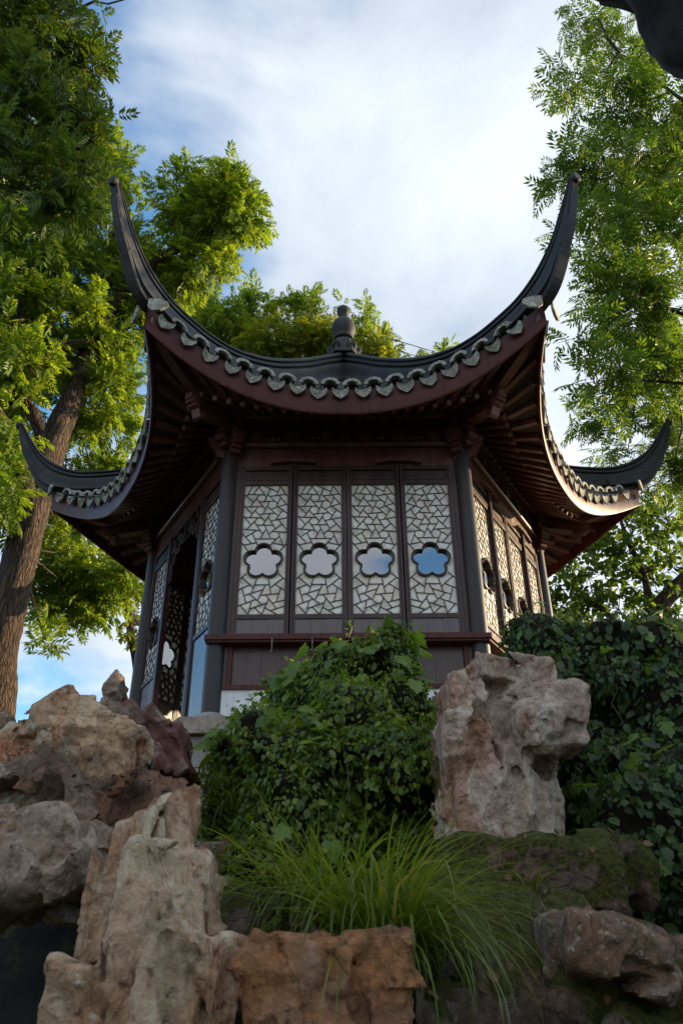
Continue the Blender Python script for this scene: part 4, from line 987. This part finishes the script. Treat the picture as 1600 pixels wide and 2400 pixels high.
def limb_mesh(m, path, rad, n=14, rough=0.10, seed=0, sub=6):     # a knotted, tapering limb through given points
    P = [np.asarray(p, float) for p in path]; pts, rr = [], []
    k = len(P)
    for i in range(k-1):
        p0, p1, p2, p3 = P[max(i-1, 0)], P[i], P[i+1], P[min(i+2, k-1)]
        for j in range(sub):
            t = j/sub; pts.append(0.5*((2*p1) + (p2-p0)*t + (2*p0-5*p1+4*p2-p3)*t*t + (3*p1-p0-3*p2+p3)*t**3)); rr.append(rad[i]*(1-t)+rad[i+1]*t)
    pts.append(P[-1]); rr.append(rad[-1]); pts = np.array(pts)
    rings = []; side = None
    for i, p in enumerate(pts):
        t = pts[min(i+1, len(pts)-1)] - pts[max(i-1, 0)]; t /= np.linalg.norm(t)
        if side is None: side = np.cross(t, [0.3, 1, 0.1])
        side = side - t*(side@t); side /= np.linalg.norm(side); up = np.cross(t, side)
        an = np.arange(n)*2*math.pi/n; dirs = side*np.cos(an)[:, None] + up*np.sin(an)[:, None]
        q = p + dirs*rr[i]; nz_ = fbm(np.stack([q[:, 0]*3.5, q[:, 1]*3.5, q[:, 2]*1.4], 1)/max(rr[i], .05)*0.10, 3, seed) + 0.8*np.abs(fbm(np.stack([q[:, 0]*16, q[:, 1]*16, q[:, 2]*2.6], 1), 2, seed+4))
        rings.append([tuple(v) for v in p + dirs*(rr[i]*(1+rough*nz_))[:, None]])
    m.rings(rings, True, True); return pts
RS = np.random.RandomState(12)
DENS = 1.9
def dblob(x, y, rx, ry, d, dep, n):                        # crown blob from its place in the photograph (display pixels), distance and depth
    s = mpp(x*DS, y*DS, d)*DS; return (atd(x, y, d), (rx*s, dep, ry*s*1.08), max(1, int(n*DENS)))

def tree(name, label, group, base, trunk, limbs, crowns, kind, L, per, bark_n=20, rough=0.10, seed=0, sub=8):
    t = empty(name, base, label=label, category='tree', group=group); off = np.asarray(base)
    m = MB(); pts = limb_mesh(m, [np.asarray(p)-off for p in trunk[0]], trunk[1], bark_n, rough, seed, sub)
    m.build('trunk', M_bark, t, True); allp = [pts[len(pts)//3:]]
    for i, (path, rad) in enumerate(limbs):
        m = MB(); allp.append(limb_mesh(m, [np.asarray(p)-off for p in path], rad, 12, rough, seed+i+1, 7)); m.build('limb', M_bark, t, True)
    lp = np.concatenate(allp); tw = MB()
    for i, (mat, blobs) in enumerate(crowns):
        crown('crown', mat, t, [(c-off, r, n) for c, r, n in blobs], RS, kind, L, per, twigs=tw, limbpts=lp)
    np_mesh('twigs', np.array(tw.v), np.array([f for f in tw.f if len(f) == 4]), M_twig, t, True, kind='stuff')
    return t
def grounded(p): return (p[0], p[1], float(ground_z([p[0]], [p[1]])[0]) - 0.2)

GT = 'trees around the pavilion'
D1 = 11.6
b1 = grounded(atd(-40, 1900, D1))
tree('wingnut_tree', 'old tree with furrowed sunlit trunk and bright green crown left of the pavilion', GT, b1,
     ([b1, atd(-24, 1700, D1), atd(0, 1500, D1), atd(36, 1330, D1), atd(66, 1190, D1+.1), atd(108, 1060, D1+.2), atd(150, 950, D1+.3), atd(188, 860, D1+.4), atd(230, 720, D1+.5), atd(262, 560, D1+.6), atd(270, 420, D1+.7)],
      [0.38, 0.31, 0.285, 0.27, 0.285, 0.25, 0.20, 0.155, 0.12, 0.08, 0.04]),
     [([atd(108, 1070, D1+.2), atd(92, 985, D1), atd(60, 930, D1-.2), atd(10, 912, D1-.3), atd(-60, 880, D1-.4)], [0.14, 0.13, 0.11, 0.10, 0.07]),
      ([atd(68, 1180, D1+.1), atd(52, 1090, D1-.2), atd(22, 1010, D1-.4), atd(-20, 940, D1-.6), atd(-80, 860, D1-.8)], [0.19, 0.17, 0.16, 0.14, 0.10]),
      ([atd(60, 925, D1-.2), atd(85, 850, D1-.3), atd(130, 795, D1-.4), atd(205, 782, D1-.4)], [0.07, 0.055, 0.045, 0.025]),
      ([atd(205, 790, D1+.4), atd(290, 660, D1+.2), atd(345, 610, D1), atd(400, 575, D1), atd(450, 556, D1), atd(510, 552, D1)], [0.13, 0.095, 0.085, 0.08, 0.065, 0.035]),
      ([atd(345, 760, D1+.6), atd(400, 690, D1+.6), atd(430, 600, D1+.4), atd(452, 540, D1+.3)], [0.05, 0.04, 0.03, 0.015]),
      ([atd(20, 760, D1-.6), atd(50, 730, D1-.6), atd(28, 650, D1-.6), atd(60, 560, D1-.6)], [0.06, 0.05, 0.04, 0.02])],
     [(M_leaf_wing, [dblob(60, 520, 150, 150, 11.0, 1.1, 60), dblob(205, 400, 95, 150, 11.4, 1.0, 50), dblob(110, 720, 150, 160, 11.8, 1.1, 75), dblob(255, 640, 75, 190, 12.2, 0.9, 55), dblob(235, 900, 85, 150, 12.6, 0.9, 55),
                     dblob(520, 480, 78, 95, 11.5, 0.7, 46), dblob(430, 470, 60, 95, 11.7, 0.7, 34), dblob(400, 630, 55, 75, 12.2, 0.6, 22), dblob(470, 600, 70, 40, 11.8, 0.5, 14), dblob(340, 700, 60, 110, 12.8, 0.7, 30),
                     dblob(40, 880, 60, 90, 12.4, 0.7, 22), dblob(10, 700, 70, 130, 10.9, 0.6, 30), dblob(60, 830, 70, 60, 10.9, 0.4, 14), dblob(0, 1000, 40, 70, 11.0, .4, 8), dblob(20, 1130, 40, 80, 11.0, .4, 8), dblob(45, 1130, 45, 90, 12.8, 0.6, 18), dblob(150, 1240, 80, 90, 13.4, 0.7, 24), dblob(200, 1340, 110, 60, 13.6, 0.7, 34), dblob(160, 1400, 45, 30, 13.6, 0.4, 7), dblob(30, 1330, 40, 60, 13.0, .5, 8), dblob(100, 1460, 20, 12, 12.6, .3, 2), dblob(150, 1090, 90, 60, 13.5, .6, 22), dblob(240, 1130, 70, 70, 14, .6, 18)])],
     'pinw', 0.30, 8, 30, 0.16, 3, 10)
b = grounded(atd(330, 1900, 15.5))
tree('golden_tree', 'small yellowing tree showing under the left eaves', GT, b,
     ([b, atd(320, 1650, 15.5), atd(300, 1450, 15.5), atd(285, 1330, 15.5)], [0.14, 0.11, 0.08, 0.04]), [],
     [(M_leaf_yellow, [dblob(270, 1330, 62, 70, 15.2, 0.8, 40), dblob(310, 1430, 30, 70, 15.4, 0.6, 16), dblob(225, 1290, 50, 40, 15.2, .6, 16)])], 'oval', 0.13, 11, 12, 0.08, 40)
DENS = 1.35
b = grounded(atd(-420, 1500, 6.2))
tree('shade_tree', 'dark leafy branches of a near tree filling the top left corner', GT, b,
     ([b, atd(-420, 1200, 6.2), atd(-400, 800, 6.3), atd(-330, 480, 6.4), atd(-240, 200, 6.5)], [0.24, 0.20, 0.17, 0.13, 0.08]),
     [([atd(-380, 700, 6.3), atd(-150, 420, 6.3), atd(0, 300, 6.4), atd(100, 225, 6.5), atd(200, 160, 6.6)], [0.10, 0.06, 0.035, 0.022, 0.010]),
      ([atd(-300, 420, 6.4), atd(-100, 240, 6.5), atd(60, 90, 6.6), atd(180, 20, 6.7)], [0.09, 0.05, 0.03, 0.012]),
      ([atd(-150, 420, 6.3), atd(30, 430, 6.3), atd(120, 470, 6.3)], [0.05, 0.022, 0.008])],
     [(M_leaf_dark, [dblob(90, 90, 150, 110, 6.5, 0.8, 64), dblob(70, 260, 130, 100, 6.4, 0.8, 46), dblob(190, 320, 50, 80, 6.5, 0.4, 12), dblob(60, 390, 110, 70, 6.3, 0.6, 22), dblob(160, 440, 80, 60, 6.4, .5, 12), dblob(325, -12, 20, 16, 6.5, .2, 1), dblob(-60, 150, 120, 200, 6.5, .8, 30)])],
     'pinw', 0.28, 7, 14, 0.08, 50)
DENS = 1.08
b = grounded(atd(2250, 1700, 6.3))
tree('wingnut_tree', 'tree with feathery compound leaves spreading in from the upper right', GT, b,
     ([b, atd(2240, 1300, 6.3), atd(2180, 900, 6.5), atd(2060, 560, 6.9), atd(1940, 250, 7.3)], [0.30, 0.25, 0.21, 0.16, 0.09]),
     [([atd(2150, 850, 6.5), atd(1800, 780, 7.4), atd(1568, 722, 8.0), atd(1470, 672, 8.1), atd(1390, 632, 8.1)], [0.09, 0.05, 0.024, 0.014, 0.006]),
      ([atd(2100, 660, 6.8), atd(1760, 560, 7.5), atd(1560, 480, 8.1), atd(1480, 445, 8.1), atd(1400, 410, 8.1)], [0.09, 0.05, 0.026, 0.015, 0.006]),
      ([atd(2030, 480, 7.0), atd(1700, 330, 7.7), atd(1540, 210, 8.1), atd(1420, 120, 8.1)], [0.09, 0.05, 0.026, 0.008]),
      ([atd(2160, 880, 6.5), atd(1800, 900, 7.4), atd(1560, 880, 8.0), atd(1440, 870, 8.0)], [0.07, 0.04, 0.018, 0.006])],
     [(M_leaf_right, [dblob(1450, 110, 130, 110, 8.4, 0.9, 46), dblob(1330, 60, 60, 50, 8.3, .4, 7), dblob(1400, 250, 90, 80, 8.2, 0.7, 24), dblob(1320, 170, 50, 60, 8.2, .4, 8), dblob(1500, 320, 95, 120, 8.6, 0.9, 44), dblob(1400, 400, 105, 80, 8.2, 0.7, 30), dblob(1300, 400, 45, 55, 8.1, .4, 8), dblob(1500, 560, 95, 120, 8.5, 0.9, 44),
                      dblob(1390, 560, 80, 80, 8.2, 0.6, 20), dblob(1490, 700, 100, 75, 8.3, 0.7, 28), dblob(1380, 680, 60, 55, 8.1, 0.5, 11), dblob(1500, 840, 80, 50, 8.2, 0.5, 18), dblob(1400, 870, 75, 45, 8.0, 0.5, 12), dblob(1530, 930, 60, 45, 10.8, .5, 16), dblob(1420, 960, 70, 30, 10.6, .4, 14), dblob(1570, 1020, 50, 60, 11, .5, 14), dblob(1440, 1040, 80, 30, 11.5, .5, 10), dblob(1540, 1100, 60, 50, 11.6, .5, 16), dblob(1330, 780, 40, 30, 8.0, .3, 4), dblob(1480, 780, 90, 50, 8.4, .5, 16), dblob(1640, 400, 110, 300, 8.6, 1.0, 70)])],
     'pin', 0.31, 8, 14, 0.08, 60)
b = grounded(atd(1400, 1750, 13.5))
tree('broadleaf_tree', 'dense broad-leaved tree rising behind the ivy on the right', GT, b,
     ([b, atd(1430, 1560, 13.5), atd(1462, 1478, 13.4), atd(1508, 1400, 13.3), atd(1568, 1335, 13.2), atd(1640, 1260, 13.2)], [0.26, 0.21, 0.18, 0.16, 0.13, 0.06]),
     [([atd(1490, 1430, 13.3), atd(1480, 1330, 13.2), atd(1440, 1240, 13.2), atd(1420, 1180, 13.2)], [0.09, 0.06, 0.045, 0.02]), ([atd(1462, 1478, 13.4), atd(1380, 1400, 13.3), atd(1310, 1360, 13.2)], [0.08, 0.05, 0.02])],
     [(M_leaf_oval, [dblob(1450, 1230, 95, 85, 13.2, 0.9, 70), dblob(1350, 1320, 90, 70, 13.2, 0.9, 58), dblob(1500, 1330, 80, 70, 13.4, 0.8, 40), dblob(1530, 1190, 70, 80, 13.4, 0.8, 46), dblob(1270, 1390, 60, 55, 13.2, 0.6, 26), dblob(1420, 1400, 90, 55, 13.6, 0.7, 34), dblob(1330, 1430, 90, 40, 13.6, 0.6, 30), dblob(1540, 1430, 60, 60, 13.6, .6, 24), dblob(1300, 1260, 50, 40, 13.4, .5, 10)])],
     'oval', 0.155, 11, 12, 0.08, 70)
DENS = 1.8
b = grounded(np.array([-1.2, 8.6, 0]))
tree('back_tree', 'green and yellow tree tops rising behind the roof and finial', GT, b,
     ([b, b+np.array([0.1, 0, 5.0]), b+np.array([-0.2, .1, 9.0]), atd(640, 800, 17.6)], [0.34, 0.28, 0.2, 0.08]),
     [([b+np.array([-0.2, .1, 9.0]), atd(560, 850, 17.6), atd(500, 780, 17.6)], [0.14, 0.1, 0.05]), ([b+np.array([-0.1, .1, 8.0]), atd(760, 870, 17.6), atd(820, 770, 17.6)], [0.14, 0.1, 0.04])],
     [(M_leaf_wing, [dblob(510, 760, 60, 50, 17.2, 0.9, 34), dblob(595, 735, 42, 55, 17.4, 0.8, 28), dblob(450, 740, 55, 60, 17.6, 0.8, 26), dblob(700, 735, 55, 40, 17.6, 0.8, 24), dblob(815, 740, 35, 42, 17.6, 0.5, 13), dblob(860, 800, 45, 28, 17.8, .5, 14), dblob(1010, 812, 28, 9, 18, .3, 3), dblob(960, 820, 20, 8, 18, .3, 2)]),
      (M_leaf_yellow, [dblob(680, 790, 95, 38, 17.2, 0.8, 46), dblob(770, 800, 50, 30, 17.2, .6, 18), dblob(580, 800, 50, 30, 17, .6, 14), dblob(850, 815, 50, 18, 17.2, .5, 12)])], 'pinw', 0.30, 8, 12, 0.06, 80)

# ------------------------------------------------------------------ ivy
def lobed_leaf(seed):                                     # five-pointed vine leaf, cupped
    rs = np.random.RandomState(seed); prof = [(0, .16), (18, .48), (38, .36), (62, .62), (80, .44), (105, .50), (130, .40), (160, .42), (180, .12)]
    V = [(0.30, 0, 0.03)]; R_ = []
    for a, r in prof: R_.append((math.radians(a), r*rs.uniform(.92, 1.08)))
    pts = [(1.0, 0, -0.10)]
    outline = [(0.0, 0.0), (-0.10, 0.22), (0.02, 0.42), (0.20, 0.34), (0.34, 0.52), (0.46, 0.30), (0.62, 0.32), (0.72, 0.18), (1.0, 0.0)]
    up = [(x, y*rs.uniform(.9, 1.1), -0.10*(y/0.5)**2 - 0.05*x) for x, y in outline]
    dn = [(x, -y*rs.uniform(.9, 1.1), z) for x, y, z in up[1:-1]][::-1]
    ring = up + dn; V += ring; n = len(ring)
    return np.array(V), np.array([(0, 1+i, 1+(i+1) % n) for i in range(n)])[:, ::-1]
LOBED = [lobed_leaf(s) for s in range(3)]
def small_ivy(): V = np.array([(0, 0, 0), (.22, .30, .03), (.62, .28, .0), (1, 0, -.10), (.62, -.28, .0), (.22, -.30, .03), (.45, 0, .0)]); return V, np.array([(0, 6, 1), (1, 6, 2), (2, 6, 3), (3, 6, 4), (4, 6, 5), (5, 6, 0)])
SMALL = small_ivy()
def mesh_samples(V, F, n, rs, dens=None):
    T = np.concatenate([F[:, [0, 1, 2]], F[:, [0, 2, 3]]]); a, b, c = V[T[:, 0]], V[T[:, 1]], V[T[:, 2]]
    N = np.cross(b-a, c-a); A = np.linalg.norm(N, axis=1)/2; N = N/(2*A[:, None]+1e-12); cen = (a+b+c)/3
    w = A*(1 if dens is None else dens(cen, N)); i = rs.choice(len(T), n, p=w/w.sum())
    u, v = rs.rand(n), rs.rand(n); fl = u+v > 1; u[fl], v[fl] = 1-u[fl], 1-v[fl]
    return a[i] + (b-a)[i]*u[:, None] + (c-a)[i]*v[:, None], N[i]
def facing(cen, N):                                       # leaves where they can be seen from the path below, all round the mound
    return np.where(N[:, 2] < -0.4, 0.1, 1.0)
def ivy(name, label, blobs, rs, nsmall, nbig, mat, core_mat=None, size=0.045, bigsize=(0.09, 0.15), h=0.035, seed=1, tufts=(), big_where=None):
    V, F = rock_shape(blobs, h=h, k=0.25, facet=0.10, cell=0.28, amp=0.085, freq=3.2, seed=seed)
    base = np.array([V[:, 0].mean(), V[:, 1].mean(), V[:, 2].min()])
    t = empty(name, base, label=label, category='ivy')
    np_mesh('bank', V-base, F, core_mat or M_soil, t)
    # Normals of the field point outward; leaves lie out from the surface and hang
    P, N = mesh_samples(V, F, nsmall, rs, facing); n = nsmall
    cl = 1 + 0.6*fbm(P*4.0, 2, seed)                      # denser and looser drifts
    P = P + N*(np.abs(rs.normal(0, 0.035, n))*np.clip(cl, .3, 2) + 0.004)[:, None]
    down = np.array([0, 0, -1.0]); X = down*0.9 + N*0.35 + rs.normal(size=(n, 3))*0.55
    U = N + np.array([0, 0, 0.55]) + rs.normal(size=(n, 3))*0.38
    S = size*np.exp(rs.normal(-0.08, 0.36, n))
    V2, F2 = scatter(SMALL[0], SMALL[1], P, frames(X, U), S)
    np_mesh('small_leaves', V2-base, F2, mat, t, False, kind='stuff')
    if nbig:
        P, N = mesh_samples(V, F, nbig, rs, big_where or facing)
        for j in range(nbig):
            s = rs.uniform(*bigsize); X = np.array([[0, 0, -0.8]]) + N[j:j+1]*0.55 + rs.normal(size=(1, 3))*0.35; U = N[j:j+1] + np.array([[0, 0, 0.6]]) + rs.normal(size=(1, 3))*0.25
            R = frames(X, U)[0]; q = LEAF_ME[j % 3]
            o = link('leaf', q, t); Mx = Matrix([[*(R[0]*s), 0], [*(R[1]*s), 0], [*(R[2]*s), 0], [0, 0, 0, 1]]); Mx.translation = Vector(P[j] + N[j]*rs.uniform(.06, .12) - base); o.matrix_basis = Mx
    st = MB()                                             # stems: hanging runners and young shoots standing up
    P, N = mesh_samples(V, F, 46, rs, facing)
    for j in range(46):
        p = P[j] + N[j]*0.05; q = p + N[j]*rs.uniform(.02, .08) + np.array([rs.normal()*0.06, rs.normal()*.03, -rs.uniform(.12, .35)]); mid = (p+q)/2 + N[j]*0.05
        st.tube([p-base, mid-base, q-base], 0.0028, 4, False)
    TP, TX, TU, TS = [], [], [], []
    for (px, py, d, n_, hh) in tufts:
        for j in range(n_):
            r0 = at(px + rs.normal()*16, py, d) + np.array([0, rs.normal()*0.05, -0.05]); top = r0 + np.array([rs.normal()*0.06, rs.normal()*0.06, hh*rs.uniform(.5, 1.1)])
            mid = (r0+top)/2 + np.array([rs.normal()*.02, 0, 0]); st.tube([r0-base, mid-base, top-base], [0.004, 0.003, 0.002], 4, False)
            for q in np.linspace(0.15, 1, 9): TP.append(r0 + (top-r0)*q); TX.append([rs.normal(), rs.normal(), 0.25]); TU.append([rs.normal()*.4, rs.normal()*.4 - .4, 1]); TS.append(rs.uniform(.03, .055)*(1.2-.5*q))
    np_mesh('stems', np.array(st.v), np.array(st.f), M_stem, t, True, kind='stuff')
    if TP:
        V2, F2 = scatter(SMALL[0], SMALL[1], np.array(TP), frames(np.array(TX), np.array(TU)), np.array(TS)); np_mesh('young_shoots', V2-base, F2, M_ivy_big, t, False, kind='stuff')
    return t
LEAF_ME = []
for lv, lf in LOBED:
    o = np_mesh('leaf', lv, lf, M_ivy_big, None, False); LEAF_ME.append(o.data); bpy.data.objects.remove(o)
RI = np.random.RandomState(77)
ivy('ivy_mound', 'rounded mound of ivy and vine leaves in front of the pavilion steps',
    [pblob('e', 545, 1700, 1000, 2080, 4.75, 0.55), pblob('e', 730, 1555, 1000, 1900, 5.05, 0.50), pblob('e', 640, 1610, 820, 1850, 5.30, 0.35), pblob('e', 530, 1760, 760, 2110, 4.7, 0.45), pblob('e', 770, 1730, 1040, 2100, 4.45, 0.45), pblob('e', 560, 1850, 900, 2170, 4.35, 0.35)],
    RI, 40000, 230, M_ivy, seed=5, size=0.031, bigsize=(0.05, 0.13), tufts=((800, 1490, 5.2, 2, .12), (905, 1490, 5.1, 3, .14), (960, 1500, 5.0, 3, .13), (985, 1530, 4.9, 2, .1), (610, 1600, 5.3, 4, .10), (720, 1545, 5.3, 4, .08)),
    big_where=lambda c, N: np.where((N[:, 2] < -0.4) | (c[:, 1] > -3.6), 0.05, 1.0)*np.where(c[:, 0] < -0.45, 0.15, 1.0))
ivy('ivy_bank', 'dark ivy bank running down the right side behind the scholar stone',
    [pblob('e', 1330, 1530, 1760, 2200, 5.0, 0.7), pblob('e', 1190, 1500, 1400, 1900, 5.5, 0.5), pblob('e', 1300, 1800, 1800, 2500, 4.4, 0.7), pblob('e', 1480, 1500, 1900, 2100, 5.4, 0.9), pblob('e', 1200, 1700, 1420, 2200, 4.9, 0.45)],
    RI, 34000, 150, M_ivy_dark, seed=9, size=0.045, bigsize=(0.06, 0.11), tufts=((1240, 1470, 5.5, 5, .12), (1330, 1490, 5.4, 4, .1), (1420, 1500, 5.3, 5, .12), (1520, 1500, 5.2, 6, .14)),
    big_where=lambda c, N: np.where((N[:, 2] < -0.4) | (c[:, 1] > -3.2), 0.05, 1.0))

# ------------------------------------------------------------------ grass tuft and stray sprouts
def tuft(name, label, spots, n, L, rs, w=0.0055, lean=None):
    V, F = [], []; c0 = spots[0][0]
    t = empty(name, c0, label=label, category='grass')
    for i in range(n):
        p, rad = spots[rs.randint(len(spots))]; a = rs.uniform(0, 2*math.pi); r = rad*math.sqrt(rs.rand())
        p = np.asarray(p) + np.array([r*math.cos(a), r*math.sin(a)*0.6, 0]); l = L*rs.uniform(.55, 1.15)
        out = np.array([math.cos(a), math.sin(a)*0.8-0.35, 0]) + rs.normal(size=3)*0.3
        if lean is not None: out = out + lean
        out[2] = 0; out /= np.linalg.norm(out)+1e-6
        up0 = rs.uniform(0.75, 1.15); side = np.cross(out, [0, 0, 1.0]); q = p.copy(); ang = math.radians(rs.uniform(40, 82)); k = 9; bend = math.radians(rs.uniform(45, 172)); tw = rs.uniform(-.5, .5)
        b = len(V); wv = rs.uniform(.55, 1.45); kink = rs.randint(3, 8) if rs.rand() < .12 else 99
        for j in range(k+1):
            ww = w*wv*(1-(j/k)**1.8)*rs.uniform(.95, 1.05) + 0.0004; sd = side*math.cos(tw*j/k) + np.array([0, 0, 1.])*math.sin(tw*j/k)
            V += [q-sd*ww, q+sd*ww]
            aa = ang - bend*(j/k)**1.15 - (0.9 if j >= kink else 0); q = q + (out*math.cos(aa) + np.array([0, 0, math.sin(aa)]))*l/k
        F += [(b+2*j, b+2*j+1, b+2*j+3, b+2*j+2) for j in range(k)]
    np_mesh('blades', np.array(V)-np.asarray(c0), np.array(F), M_grass, t, True, kind='stuff'); return t
RG = np.random.RandomState(5)
tuft('grass_tuft', 'big arching tuft of green sedge grass at the bottom centre', [(at(790, 2240, 2.75), 0.10), (at(730, 2250, 2.75), 0.09), (at(850, 2250, 2.70), 0.10), (at(870, 2275, 2.55), .09), (at(905, 2300, 2.50), .07)], 1050, 0.52, RG, 0.0045, np.array([0.05, -0.25, 0]))
tuft('grass_tuft', 'small grass tuft on the mossy slab below the scholar stone', [(at(1245, 2100, 3.3), 0.03)], 26, 0.20, RG, 0.004)
tuft('grass_tuft', 'narrow bright grass clump on the left flank of the ivy mound', [(at(535, 1900, 4.35), 0.05), (at(520, 1850, 4.4), .04)], 70, 0.24, RG, 0.005, np.array([-0.6, -0.4, 0]))

# fallen leaves caught on the mossy stones and the soil between them
def litter():
    rs = np.random.RandomState(31); P, N = [], []
    for nm, n in (('mossy_slab', 90), ('mossy_mass', 160), ('ledge_rock', 60), ('boulder', 25)):
        p, q = mesh_samples(*SURF[nm], n, rs, lambda c, N_: np.where(N_[:, 2] > 0.35, 1.0, 0.01)); P.append(p); N.append(q)
    P, N = np.concatenate(P), np.concatenate(N); n = len(P); X = np.cross(N, rs.normal(size=(n, 3))); U = N + rs.normal(size=(n, 3))*0.3
    V, F = scatter(SMALL[0], SMALL[1], P + N*0.008, frames(X, U), rs.uniform(.02, .05, n))
    np_mesh('fallen_leaves', V, F, M_litter, None, False, kind='stuff', label='brown fallen leaves scattered over the mossy stones', category='leaf litter')
litter()
